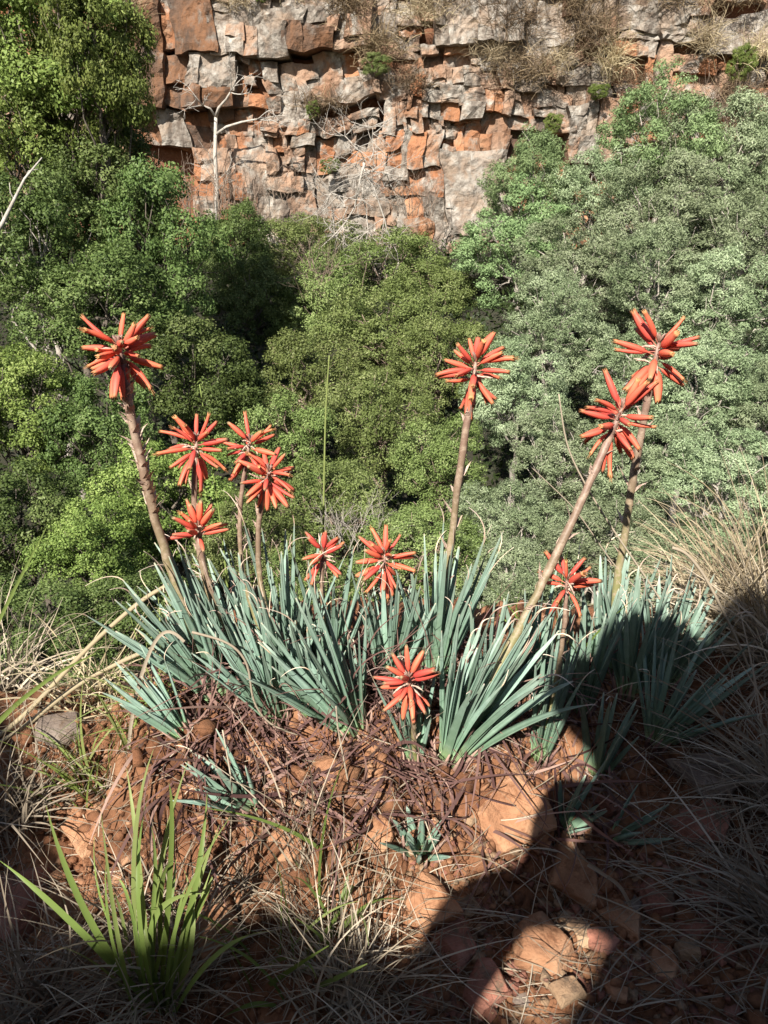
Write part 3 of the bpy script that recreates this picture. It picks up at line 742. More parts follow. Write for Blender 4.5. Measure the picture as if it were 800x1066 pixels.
for a in [(276, 2, 9, 7, 'broadlight', 'tiny green shrub on the cliff top by a straw tuft'), (328, 118, 10, 9, 'broadlight', 'small green shrub on the low ledge above orange rocks'), (392, 72, 16, 12, 'shrub', 'green shrub in the large brown brush patch'),
          (762, 72, 17, 19, 'broadlight', 'green shrub below the dark grey block at right'), (618, 100, 14, 8, 'broadlight', 'green leaves over the grey overhang right of centre'), (572, 132, 10, 10, 'broadlight', 'small green shrub beside the black cave'),
          (345, 175, 13, 8, 'shrub', 'small olive shrub near the cliff foot left of the bleached branches')]:
    cliff_shrub(*a)

# ------------------------------------------------------------------ aloes
def leaf_mesh(P, ref, wid, thick, T):
    n = len(P)
    tg = unit(np.gradient(P, axis=0))
    side = unit(np.cross(tg, ref)); nr = np.cross(side, tg)
    xsn = np.array([-1, -.45, .45, 1, .62, 0, -.62]); ysn = np.array([.34, -.02, -.02, .34, -.42, -.62, -.42])
    V = (P[:, None] + side[:, None] * (xsn[None, :, None] * wid[:, None, None] / 2) + nr[:, None] * (ysn[None, :, None] * thick[:, None, None])).reshape(-1, 3)
    F = [(i * 7 + j, i * 7 + (j + 1) % 7, (i + 1) * 7 + (j + 1) % 7, (i + 1) * 7 + j) for i in range(n - 1) for j in range(7)]
    F += [tuple(range((n - 1) * 7, n * 7)), tuple(reversed(range(7)))]
    return V, F, np.repeat(T, 7)
def aloe_leaf(parent, base, B, d, L, w, axis, droop, drytip):
    n = 11
    s = np.linspace(0, 1, n)
    lat = np.cross(d, [0, 0, 1.0]) * random.uniform(-.12, .12)
    P = B + np.outer(s, d) * L + np.outer(s ** 2, axis * random.uniform(-.02, .1) + lat) * L + np.outer(s ** 2.4, [0, 0, -droop * L])
    wid = w * np.interp(s, [0, .06, .2, .6, .9, 1], [1.25, 1.15, 1, .85, .42, .16]); th = wid * np.interp(s, [0, .2, 1], [.5, .5, .5])
    T = s * .85
    if drytip > 0:
        m = 7
        dd = unit(P[-1] - P[-2]); q = P[-1]; ex = []
        cv = rng.normal(size=3) * .9 + np.array([0, 0, -.5])
        for i in range(m):
            dd = unit(dd + cv / m * 1.3); q = q + dd * drytip / m; ex.append(q)
        P = np.concatenate([P, ex]); wid = np.concatenate([wid, np.linspace(w * .16, w * .06, m)]); th = np.concatenate([th, np.linspace(w * .09, w * .05, m)])
        T = np.concatenate([T, np.linspace(.9, 1, m)])
    ref = axis if abs(np.dot(unit(axis), d)) < .93 else unit(axis + np.array([.5 * random.choice([-1, 1]), -.5, 0]))
    ref = unit(ref + np.array([0, -.25, .15]))
    V, F, T = leaf_mesh(P, ref, wid, th, T)
    link('leaf', mesh_np('leaf', V - base, F, M['aloe'], {'t': T}, True), parent)

def floret_mesh(name, mat, bend, openness, stamen, fat=1.0):
    z = np.array([0, .10, .17, .20, .25, .34, .5, .68, .82, .9, .95, 1.0])
    r = np.array([.02, .018, .024, .055, .08, .1, .108, .1, .084, .07 + .02 * openness, .07 + .05 * openness, .045 + .09 * openness]) * np.where(np.arange(12) > 2, fat, 1)
    k = 12
    V = []; T = []
    a = np.arange(k) * 2 * math.pi / k
    for i, (zi, ri) in enumerate(zip(z, r)):
        g = np.interp(zi, [.2, .35, .8, 1], [0, .07, .12, .16])
        rr = ri * (1 + g * np.cos(6 * a) + g * .8 * np.cos(3 * a))
        zz = zi + np.interp(zi, [.85, 1], [0, .05]) * np.cos(6 * a)          # six pointed lips
        bx = bend * np.maximum(0, zz - .12) ** 2
        V.append(np.stack([rr * np.cos(a) + bx, rr * np.sin(a), zz], 1)); T += [zi] * k
    V = np.concatenate(V); n = len(V)
    V = np.concatenate([V, [[bend * .6, 0, .9]]]); T.append(1.0)
    F = [(i * k + j, i * k + (j + 1) % k, (i + 1) * k + (j + 1) % k, (i + 1) * k + j) for i in range(len(z) - 1) for j in range(k)]
    F += [((len(z) - 1) * k + j, (len(z) - 1) * k + (j + 1) % k, n) for j in range(k)]
    mb = MB(); mb.add(V, F, T)
    if stamen:
        for j in range(4):
            f = j * 1.7; bx = bend * .8
            mb.tube([(bx * .9, 0, .92), (bx + .03 * math.cos(f), .03 * math.sin(f), 1.03), (bx * 1.2 + .05 * math.cos(f), .05 * math.sin(f), 1.1 + .02 * j)], [.008, .007, .006], 4, t0=1, t1=1)
    return mb.mesh(name, M[mat])
FLO = [floret_mesh('floret', 'floret', *q) for q in ((.0, .05, False), (.14, .2, False, .9), (.22, .6, True, .85), (-.1, .1, False, 1.1), (.32, .3, False, .8), (.42, .7, True, .75), (.2, .0, False, 1.15), (-.2, .5, False, .7))]
BUD = [floret_mesh('floret', 'floret_bud', b, -.25, False) for b in (.0, .1, .18)]

def stalk(parent, base, pts, r0, r1, head, nflo, floL, style, nbract, bractspan=(.25, .8)):
    """head: length of the flowering axis; style: (lowest, highest) floret elevation in degrees"""
    pts = np.asarray(pts)
    mb = MB()
    pts = bez(pts[0], 2 * pts[len(pts) // 2] - (pts[0] + pts[-1]) / 2, pts[-1], 26) + np.concatenate([np.zeros((1, 3)), rng.normal(size=(25, 3)) * r0 * .1])
    mb.tube(pts, np.linspace(r0, r1, len(pts)) * rng.uniform(.9, 1.12, len(pts)), 9)
    ax = unit(pts[-1] - pts[-3])
    tip = pts[-1] + ax * head
    mb.tube([pts[-1], pts[-1] + ax * head * .5, tip], [r1 * .95, r1 * .7, r1 * .35], 7, t0=1, t1=1)
    a = unit(np.cross(ax, [.3, .9, .2])); b = np.cross(ax, a)
    for i in range(6):                                     # young buds at the very top
        f = i * 2.4
        e = unit(ax * 1.2 + (math.cos(f) * a + math.sin(f) * b) * .8)
        mb.tube([tip - ax * .004, tip + e * floL * .14, tip + e * floL * .25], [r1 * .3, r1 * .42, r1 * .12], 5, t0=1, t1=1)
    st = link('flower_stalk', mb.mesh('flower_stalk', M['stalk'], base), parent)
    lo, hi, buds = style
    for i in range(nflo):
        f = (i + .5) / nflo
        el = math.radians(lo + (hi - lo) * f ** .85 + random.gauss(0, 14))
        az = i * 2.39996 + random.uniform(-.55, .55)
        rad = math.cos(az) * a + math.sin(az) * b
        u = ax if el > 0 else np.array([0, 0, 1.0])
        d = unit(rad * math.cos(el) + u * math.sin(el))
        p = pts[-1] + ax * head * (f * 1.0) + rad * r1 * .5
        o = link('floret', random.choice(BUD if (buds and random.random() < buds) else FLO), st)
        q = Vector(d).to_track_quat('Z', 'Y').to_matrix().to_4x4()
        # bend each floret downward
        loc = Matrix.Rotation(0, 4, 'Z')
        ldown = q.inverted() @ Vector((0, 0, -1))
        spin = math.atan2(ldown.y, ldown.x)
        s = floL * random.uniform(.8, 1.15)
        th = random.uniform(.66, .96)
        o.matrix_local = Matrix.Translation(Vector(p - base)) @ q @ Matrix.Rotation(spin, 4, 'Z') @ Matrix.Diagonal((s * th, s * th, s, 1))
    wm = MB()
    for i in range(9):
        f = random.uniform(0, .8); an = random.uniform(0, 6.28); rad = math.cos(an) * a + math.sin(an) * b
        p = pts[-1] + ax * head * f; l = floL * random.uniform(.3, .65)
        q = p + unit(rad + ax * random.uniform(-.1, .9)) * l * .55
        e = q + unit(rad * .8 + np.array([0, 0, random.uniform(-1.2, .3)]) + rng.normal(size=3) * .3) * l * .6
        wm.tube(bez(p, q, e, 6), np.array([.9, .8, .8, 1.3, 1.0, .3]) * floL * .028, 5)
    link('withered_floret', wm.mesh('withered_floret', M['bract'], base), st)
    for i in range(nbract):
        f = bractspan[0] + (bractspan[1] - bractspan[0]) * (i + random.uniform(.1, .9)) / nbract
        j = f * (len(pts) - 1); k = int(min(j, len(pts) - 2))
        p = pts[k] + (pts[k + 1] - pts[k]) * (j - k)
        tg = unit(pts[k + 1] - pts[k]); a2 = unit(np.cross(tg, [.3, .9, .2])); b2 = np.cross(tg, a2)
        an = random.uniform(0, 6.28) if random.random() < .4 else random.choice([0, math.pi, 4.7]) + random.uniform(-.6, .6)
        rd = math.cos(an) * a2 + math.sin(an) * b2; sd = np.cross(tg, rd)
        rr = r0 + (r1 - r0) * f; l = floL * random.uniform(.2, .48); w = rr * .9
        Vb = np.array([p + rd * rr * .9 - sd * w, p + rd * rr * .9 + sd * w, p + rd * (rr + l * .3) + tg * l * .35 + sd * w * .6, p + rd * (rr + l * .3) + tg * l * .35 - sd * w * .6, p + rd * (rr + l * .75) + tg * l * random.uniform(.5, 1.0),
                       p + rd * rr * .8 - tg * l * .2])
        link('bract', mesh_np('bract', Vb - base, [(0, 1, 2, 3), (3, 2, 4), (1, 0, 5)], M['bract']), st)

def slant(p): return float(np.linalg.norm(p))
def aloe(label, px, py, n, Lpx, lean, spread, wpx=11, stalks=(), droop=.08, dry=.45, name='aloe_plant'):
    """rosette whose base is seen at (px, py); lean is an image direction, Lpx leaf length in pixels"""
    B = G(px, py)
    m = slant(B) / FPX
    t = empty(name, B, label, 'aloe', 'aloe rosettes on the bank')
    axis = unit(np.array([lean[0], lean[2] if len(lean) > 2 else -.1, lean[1]]))
    a = unit(np.cross(axis, [.2, 1, .1])); b = np.cross(axis, a)
    n = int(n * 1.38); spread *= .92
    for i in range(n):
        f = (i + .5) / n
        sp = spread * math.sqrt(f) * random.uniform(.75, 1.1)
        az = i * 2.39996 + random.uniform(-.3, .3)
        rd = math.cos(az) * a + math.sin(az) * b * .8
        d = unit(axis * math.cos(sp) + rd * math.sin(sp))
        if d[2] < .05: d[2] = .05 + .1 * random.random(); d = unit(d)
        L = 1.0 * Lpx * m * random.uniform(.6, 1.08) * (1 - .15 * f)
        w = wpx * .62 * m * random.uniform(.72, 1.15)
        Bp = B + rd * w * (.3 + .8 * f) * 1.0 + np.array([0, 0, -.004])
        aloe_leaf(t, B, Bp, d, L, w, axis, droop * (f + .2) * random.uniform(.3, 1.8), (L * random.uniform(.08, .3) if random.random() < dry else 0))
    # papery old leaf bases round the neck of the rosette
    mb = MB()
    for i in range(9):
        az = i * .7; rd = math.cos(az) * a + math.sin(az) * b
        mb.tube([B - axis * .02 + rd * wpx * m * .6, B + rd * wpx * m * 1.15, B + axis * wpx * m * random.uniform(.8, 2.2) + rd * wpx * m * random.uniform(1.0, 2.0)], [wpx * m * .16, wpx * m * .2, wpx * m * .05], 5)
    link('dry_leaf_base', mb.mesh('dry_leaf_base', M['tangle'], B), t)
    for s in stalks:
        hp = at(s['head'][0], s['head'][1] - 6, B[1] + s.get('dy', 0))
        mid = at(s['mid'][0], s['mid'][1], B[1] + s.get('dy', 0) * .5)
        c = 2 * mid - (B + hp) / 2
        ms = slant(hp) / FPX
        stalk(t, B, bez(B, c, hp, 14), s.get('r0', 7) * ms * .64, s.get('r1', 5) * ms * .66, s.get('axis', 30) * ms * .85, int(s.get('n', 17) * 1.65), s.get('L', 43) * .8 * ms, s.get('style', (-75, 62, .15)), int(s.get('nb', 9) * 1.5), s.get('bs', (.3, .95)))
    return t

# rosettes from the back of the clump to its front
aloe('far left back aloe with one tall thick stalk topped by the highest left flower', 232, 728, 26, 165, (-.42, 1, .05), .55, 11,
     [dict(head=(127, 385), mid=(177, 590), r0=8.5, r1=6.5, axis=24, n=21, L=45, style=(-80, 50, .05), nb=34, bs=(.62, 1.0))])
aloe('aloe at left with upper and lower red flower heads on short stalks, one above other', 262, 716, 24, 165, (-.35, 1, .1), .6, 11,
     [dict(head=(204, 482), mid=(216, 610), r0=5.5, r1=4.5, axis=22, n=16, L=40, style=(-80, 60, .1), nb=8),
      dict(head=(207, 566), mid=(228, 640), r0=6, r1=5, axis=18, n=15, L=36, style=(0, 75, .9), nb=6)])
aloe('aloe carrying the right pair of close set flower heads of the left clump', 300, 708, 24, 165, (-.05, 1, .12), .55, 11,
     [dict(head=(258, 482), mid=(256, 610), r0=4.5, r1=3.5, axis=22, n=12, L=34, style=(-70, 60, .2), nb=10, dy=.03),
      dict(head=(277, 512), mid=(272, 610), r0=5, r1=4.2, axis=20, n=16, L=38, style=(-80, 55, .7), nb=7)])
aloe('back aloe with a small low flower left of the other low central flower', 345, 705, 20, 140, (.0, 1, .15), .5, 10,
     [dict(head=(336, 590), mid=(337, 650), r0=4, r1=3.4, axis=15, n=11, L=33, style=(-45, 55, .3), nb=4, dy=.02)])
aloe('back aloe under the low central flower head right of the smaller one', 405, 715, 20, 150, (.05, 1, .12), .45, 10.5,
     [dict(head=(400, 600), mid=(402, 655), r0=4.5, r1=4, axis=24, n=17, L=36, style=(-75, 62, .4), nb=5, dy=.02)])
aloe('central back aloe with a straight tall brown stalk and middle flower head', 452, 708, 22, 165, (.12, 1, .12), .42, 11,
     [dict(head=(492, 408), mid=(470, 560), r0=7, r1=5.5, axis=32, n=18, L=44, style=(-82, 58, .1), nb=8, bs=(.3, 1.0))])
aloe('back right aloe half in sun with the tall dark stalk and rightmost flower', 630, 700, 20, 130, (.05, 1, .12), .38, 12,
     [dict(head=(680, 392), mid=(652, 545), r0=7, r1=5.5, axis=34, n=16, L=46, style=(-80, 58, .1), nb=10, bs=(.3, 1.0))])
aloe('shaded aloe at the right of the clump behind the wide fan', 690, 712, 24, 120, (.22, 1, .1), .55, 11, dry=.25)
aloe('shaded aloe with upright leaves right of the half sunlit one', 655, 725, 18, 130, (.1, 1, .1), .45, 11, dry=.25)
aloe('aloe with outspread leaves at far left of clump above the soil', 192, 764, 12, 100, (-.6, .9, 0), .5, 10, dry=.3)
aloe('aloe in front on the left with leaves swept up and left', 372, 764, 22, 175, (-.42, 1, -.05), .55, 13, dry=.35)
aloe('dense aloe between left front rosette and the far left one', 290, 752, 20, 150, (-.3, 1, 0), .5, 11, dry=.4)
aloe('front central aloe bearing the lowest red flower head', 432, 792, 9, 120, (-.05, 1, 0), .4, 9,
     [dict(head=(428, 725), mid=(431, 760), r0=4.5, r1=4, axis=24, n=15, L=42, style=(-80, 70, .95), nb=3, dy=-.05)])
aloe('large front aloe leaning right with pale leaf bases and slanting flower stalk', 466, 790, 25, 200, (.34, 1, -.05), .5, 14,
     [dict(head=(636, 458), mid=(556, 625), r0=7.5, r1=6, axis=36, n=20, L=46, style=(-82, 62, .08), nb=9, bs=(.35, 1.0), dy=.12)], droop=.12)
aloe('narrow upright front aloe with the small drooping flower at its right', 560, 790, 10, 150, (.1, 1, 0), .25, 11,
     [dict(head=(590, 622), mid=(580, 705), r0=4.2, r1=3.6, axis=18, n=9, L=40, style=(-55, 60, .2), nb=4, dy=.02)])
aloe('aloe filling the gap between the sunlit clump and shaded right aloes', 604, 742, 13, 135, (.03, 1, .05), .4, 11, dry=.4)
aloe('narrow aloe behind the slanting stalk of the large front aloe', 553, 728, 13, 140, (.1, 1, .08), .36, 11, dry=.4)
aloe('wide fan of shaded aloe leaves at right above the grey slab', 682, 772, 18, 125, (.35, .9, -.05), .85, 11, dry=.25, droop=.05)
aloe('shaded aloe of few tall leaves below the right flower stalk', 622, 806, 8, 120, (.12, 1, -.1), .35, 11, dry=.3)
aloe('small shaded aloe at the shadow edge beside the bare soil', 586, 862, 6, 78, (.35, 1, -.2), .65, 11, dry=.1)
aloe('small shaded aloe splayed on the ground among the stones', 640, 872, 5, 68, (.7, .7, -.3), .8, 10, dry=.0)
aloe('low aloe on the left bank with curved stout leaves', 262, 842, 9, 95, (-.6, .9, -.1), .6, 12, dry=.2)
aloe('tiny young aloe with short thick leaves on the sunlit bank', 437, 888, 8, 72, (0, 1, -.35), .75, 13, dry=.2)
aloe('aloe with short leaves between front left rosette and lowest flower', 330, 745, 14, 130, (-.15, 1, .0), .5, 11, dry=.4)
aloe('aloe filling the middle between lowest flower and leaning front aloe', 505, 745, 16, 150, (.2, 1, .05), .4, 11, dry=.4)

# ------------------------------------------------------------------ stones
def stone(label, px, py, w, h, mat, thick=.5, sink=.12, seed=None, ang=None):
    r = random.Random(int(px * 13 + py))
    c = G(px, py + h * .15)
    m = slant(c) / FPX
    a, b = w * m / 2 * .92, h * m / 2 * 1.02
    bm = bmesh.new()
    k = r.choice((4, 5, 5, 6))
    ph = r.uniform(0, 6)
    tl = (r.uniform(-.35, .35), r.uniform(-.35, .35))
    for i in range(k):
        an = ph + (i + r.uniform(-.36, .36)) * 2 * math.pi / k
        q = r.uniform(.78, 1.2)
        x, y = math.cos(an) * a * q, math.sin(an) * b * q
        sh = r.uniform(.7, .95)
        bm.verts.new((x, y, -thick * min(a, b) * 1.1)); bm.verts.new((x * 1.05, y * 1.05, 0))
        bm.verts.new((x * sh, y * sh, thick * min(a, b) * r.uniform(.75, 1.0) + tl[0] * x * sh * .5 + tl[1] * y * sh * .5))
    res = bmesh.ops.convex_hull(bm, input=bm.verts)
    bmesh.ops.delete(bm, geom=[g for g in res.get('geom_interior', []) if isinstance(g, bmesh.types.BMVert)], context='VERTS')
    bmesh.ops.dissolve_limit(bm, angle_limit=math.radians(9), verts=bm.verts, edges=bm.edges)
    bmesh.ops.bevel(bm, geom=bm.edges[:], offset=min(a, b) * .045, segments=1, affect='EDGES', profile=.6)
    bmesh.ops.triangulate(bm, faces=bm.faces)
    for cut in (0, 1):
        bmesh.ops.subdivide_edges(bm, edges=[e for e in bm.edges if e.calc_length() > min(a, b) * .35], cuts=1, use_grid_fill=True)
        bmesh.ops.triangulate(bm, faces=bm.faces)
    co_ = np.array([v.co[:] for v in bm.verts]); f_ = 2.2 / min(a, b)
    dd = np.stack([fbm(co_[:, 0] * f_ + px, co_[:, 1] * f_, co_[:, 2] * f_, s=61 + q, o=3) for q in range(3)], 1) * min(a, b) * .055
    for v, d_ in zip(bm.verts, dd): v.co += Vector(d_)
    me = bpy.data.meshes.new('stone'); bm.to_mesh(me); bm.free()
    me.materials.append(M[mat])
    e = .02
    n = Vector((float(gh(c[0] - e, c[1], False) - gh(c[0] + e, c[1], False)), float(gh(c[0], c[1] - e, False) - gh(c[0], c[1] + e, False)), 2 * e)).normalized()
    o = link('stone', me, None, c + np.array(n) * thick * min(a, b) * (1 - sink * 1.6) * .8)
    o.rotation_euler = (Matrix.Rotation(0, 4, 'Z').to_3x3() @ n.to_track_quat('Z', 'Y').to_matrix() @ Matrix.Rotation((ang if ang is not None else 0) + r.uniform(-.1, .1), 3, 'Z') @ Matrix.Rotation(r.uniform(-.2, .2), 3, 'X')).to_euler()
    tag(o, label, 'stone', 'stones lying on the soil')
for a in [
    ('broad orange stone catching a patch of sun at bottom', 560, 978, 66, 56, 'stone_orange', .5),
    ('reddish stone standing at the very bottom below the sunlit one', 505, 1024, 46, 56, 'stone_red', .5),
    ('orange stone cut in half by the shadow edge', 447, 934, 58, 50, 'stone_orange', .5),
    ('small tan stone touching the half shaded orange stone', 484, 938, 28, 22, 'stone_tan', .5),
    ('dark red stone below the half shaded orange one', 474, 976, 48, 56, 'stone_red', .4),
    ('thin tan wedge of stone right of the sunlit one', 602, 962, 30, 44, 'stone_tan', .35),
    ('tilted brown slab left of the pinkish blocky stone', 640, 945, 36, 56, 'stone_orange', .35),
    ('pinkish blocky stone among straw at bottom right', 683, 936, 36, 42, 'stone_red', .7),
    ('small reddish stone right of the pinkish blocky one', 729, 932, 34, 24, 'stone_red', .6),
    ('flat kite shaped orange stone in straw at bottom right', 690, 998, 30, 42, 'stone_orange', .35),
    ('small rounded tan stone above the flat kite shaped one', 717, 985, 28, 20, 'stone_tan', .6),
    ('small grey stone wedged beside the tilted brown slab', 655, 938, 20, 26, 'stone_grey', .5),
    ('dull red flat stone half under straw at right', 722, 958, 42, 26, 'stone_red', .35),
    ('upright sliver of red stone under straw at right', 750, 986, 24, 32, 'stone_red', .4),
    ('small tan stone near the bottom right corner', 773, 1036, 24, 18, 'stone_tan', .5),
    ('grey slab under the wide shaded aloe fan', 735, 802, 84, 44, 'stone_grey', .3),
    ('red brown rock below the grey slab', 733, 850, 66, 54, 'stone_red', .35),
    ('ochre slab covered with straw at right', 765, 925, 66, 40, 'stone_tan', .3),
    ('large orange rock set in the sunlit bank', 532, 828, 92, 78, 'stone_orange', .4, .5),
    ('brown rock half in sun at the foot of the bank', 597, 905, 62, 66, 'stone_orange', .4, .45),
    ('orange rock on the left bank behind the green grass', 95, 852, 78, 52, 'stone_orange', .45, .4),
    ('brown shaded rock at the left edge under grey straw', 18, 925, 74, 80, 'stone_red', .45, .4),
    ('orange rock in the shade right of the green grass', 228, 958, 60, 58, 'stone_orange', .5, .35),
    ('dark stone standing in for a dark hollow at left edge below the long dry stems', 62, 752, 60, 34, 'stone_grey', .5, .5),  # dark tone stands in for the shade of a hollow
    ('tan rock in the soil under the left front aloe', 270, 782, 40, 34, 'stone_orange', .5, .4),
    ('orange clod under the centre of the aloe clump', 345, 800, 44, 36, 'stone_orange', .5, .4),
    ('orange clod beside the tiny young aloe', 395, 862, 36, 34, 'stone_orange', .5, .45),
    ('rough brown clod below the upright front aloe', 560, 868, 34, 26, 'stone_orange', .6, .4),
    ('shaded round clod under the tall few leaved aloe', 630, 838, 24, 24, 'stone_red', .8, .3),
    ('small brown stone at the bottom edge right of centre', 590, 1028, 34, 26, 'stone_tan', .45),
    ('reddish flat stone right of the thin tan wedge', 628, 975, 40, 26, 'stone_red', .35),
    ('small dark stone on soil at bottom centre', 545, 1040, 22, 16, 'stone_grey', .5),
    ('tan stone in the straw near the right edge', 790, 985, 26, 24, 'stone_red', .5),
    ('small orange stone on the shaded soil at lower right', 640, 1030, 24, 18, 'stone_orange', .5),
    ('orange rock on the bank below the low left aloe', 300, 870, 50, 40, 'stone_orange', .5, .45),
]:
    stone(*a)

# crumbs of soil and gravel
def crumbs():
    bmI = bmesh.new(); bmesh.ops.create_icosphere(bmI, subdivisions=1, radius=1)
    iv = np.array([v.co[:] for v in bmI.verts]); iF = np.array([[v.index for v in f.verts] for f in bmI.faces]); bmI.free()
    N = 7000
    px = rng.uniform(-.6, .7, N); py = rng.uniform(.7, 1.25, N)
    s = np.clip(rng.lognormal(-5.6, .62, N), .0013, .016)
    c = np.stack([px, py, gh(px, py) + s * .3], 1)
    V = c[:, None] + iv[None] * (s[:, None] * rng.uniform(.6, 1.3, (N, 3)))[:, None] * rng.uniform(.6, 1.3, (N, 12, 1))
    F = (iF[None] + np.arange(N)[:, None, None] * 12).reshape(-1, 3)
    return mesh_np('soil_crumbs', V.reshape(-1, 3), F, M['soil'])
tag(link('soil_crumbs', crumbs()), 'loose crumbs of red soil scattered over the bank', 'soil', kind='stuff')

def gravel(n, rect, mat, seed):
    r = np.random.default_rng(seed)
    c = on_ground(r.uniform(rect[0], rect[2], n), r.uniform(rect[1], rect[3], n))
    s = np.clip(r.lognormal(-5.3, .4, n), .0025, .0085)
    k = np.array([[-1, -1, -1], [1, -1, -1], [1, 1, -1], [-1, 1, -1], [-1, -1, 1], [1, -1, 1], [1, 1, 1], [-1, 1, 1]], float)
    a = r.uniform(0, 6.28, n); R = np.zeros((n, 3, 3)); R[:, 0, 0] = np.cos(a); R[:, 0, 1] = -np.sin(a); R[:, 1, 0] = np.sin(a); R[:, 1, 1] = np.cos(a); R[:, 2, 2] = 1
    R[:, 2, 0] = r.normal(size=n) * .35; R[:, 2, 1] = r.normal(size=n) * .35
    L = k[None] * r.uniform(.45, 1.15, (n, 8, 3)) * (s[:, None] * r.uniform(.6, 1.4, (n, 3)) * np.array([1, 1, .6]))[:, None]
    V = c[:, None] + np.einsum('nij,nkj->nki', R, L) + np.array([0, 0, .002])
    F = np.array([(0, 3, 2, 1), (4, 5, 6, 7), (0, 1, 5, 4), (1, 2, 6, 5), (2, 3, 7, 6), (3, 0, 4, 7)])
    return mesh_np('gravel', V.reshape(-1, 3), (F[None] + np.arange(n)[:, None, None] * 8).reshape(-1, 4), M[mat])
# ------------------------------------------------------------------ dry litter, straw and grass
def on_ground(pxs, pys):
    pxs = np.asarray(pxs, float); pys = np.asarray(pys, float)
    yv = -(pys - 533.0) / FPX
    R = np.stack([(pxs - 400) / FPX, CP - yv * SP, SP + yv * CP], 1)
    hit = np.full(len(pxs), 4.0); done = np.zeros(len(pxs), bool)
    for t in np.linspace(.5, 4, 260):
        p = R * t
        h = (~done) & (p[:, 2] < gh(p[:, 0], p[:, 1], False)); hit[h] = t; done |= h
    p = R * hit[:, None]; p[:, 2] = gh(p[:, 0], p[:, 1])
    return p
for i, (n, rect, mat, lab) in enumerate([(420, (430, 880, 810, 1075), 'stone_red', 'reddish gravel chips strewn over the shaded ground at lower right'), (300, (420, 860, 810, 1075), 'stone_tan', 'tan gravel chips strewn among the stones at lower right'), (420, (60, 770, 600, 940), 'stone_orange', 'orange gravel chips on the sunlit bank')]):
    tag(link('gravel', gravel(n, rect, mat, 90 + i)), lab, 'gravel', kind='stuff')
# purple brown withered leaves tangled among the rosettes
N = 900
pr = on_ground(rng.uniform(150, 640, N), 690 + 190 * rng.random(N) ** 1.25)
keep = rng.random(N) < np.clip(1.25 - np.abs((pr[:, 1] - 1.02)) * 3, .2, 1)
pr = pr[keep]
dirs = np.stack([rng.normal(size=len(pr)), rng.normal(size=len(pr)) * .6 - .3, rng.uniform(-.1, .9, len(pr))], 1)
tag(link('withered_leaves', strands('withered_leaves', pr + [0, 0, .004], dirs, rng.uniform(.05, .19, len(pr)), rng.uniform(.002, .006, len(pr)), 'tangle', 12, 1.1, 1.7, gh, tone=np.clip(rng.normal(.38, .26, len(pr)), 0, 1))), 'tangle of withered purple brown leaves among the aloe bases', 'dead leaves', kind='stuff')
N = 330
pr = on_ground(np.where(rng.random(N) < .6, rng.uniform(200, 430, N), rng.uniform(190, 660, N)), rng.uniform(690, 760, N))
dirs = np.stack([rng.normal(size=N) * .7, rng.normal(size=N) * .3, rng.uniform(.6, 1.3, N)], 1)
tag(link('withered_tips', strands('withered_tips', pr, dirs, rng.uniform(.12, .26, N), rng.uniform(.002, .0045, N), 'tangle', 12, 1.1, 1.5, gh, tone=rng.uniform(.05, .85, N))), 'withered curled leaf ends standing above the aloe clump', 'dead leaves', kind='stuff')
# straw lying over the soil
def straw(name, label, rects, grav, curl, dirmean, Lr, wr, lift=.5):
    R = []
    for (a, b, c, d, n) in rects:
        R.append(on_ground(rng.uniform(a, c, n), rng.uniform(b, d, n)))
    R = np.concatenate(R); N = len(R)
    ds = np.stack([rng.normal(size=N) * .8 + dirmean[0], rng.normal(size=N) * .6 + dirmean[1], np.abs(rng.normal(size=N)) * lift], 1)
    tag(link(name, strands(name, R + [0, 0, .003], ds, rng.uniform(*Lr, N), rng.uniform(*wr, N), 'straw', 12, grav, curl, gh)), label, 'straw', kind='stuff')
straw('dry_straw', 'matted grey straw lying over the shaded ground at lower right', [(600, 720, 850, 1080, 330), (420, 950, 640, 1090, 130), (740, 640, 850, 900, 420)], .8, .9, (-.3, -.1), (.08, .3), (.0010, .0022), .35)
straw('dry_straw', 'matted grey straw along the bottom left of the picture', [(-60, 930, 440, 1090, 520), (-60, 700, 120, 960, 240)], .9, .9, (.2, -.1), (.06, .22), (.0009, .002), .6)
straw('dry_straw', 'loose pale straw over the sunlit red bank', [(130, 760, 600, 930, 150)], .9, .8, (0, -.3), (.05, .2), (.0008, .0018), .6)
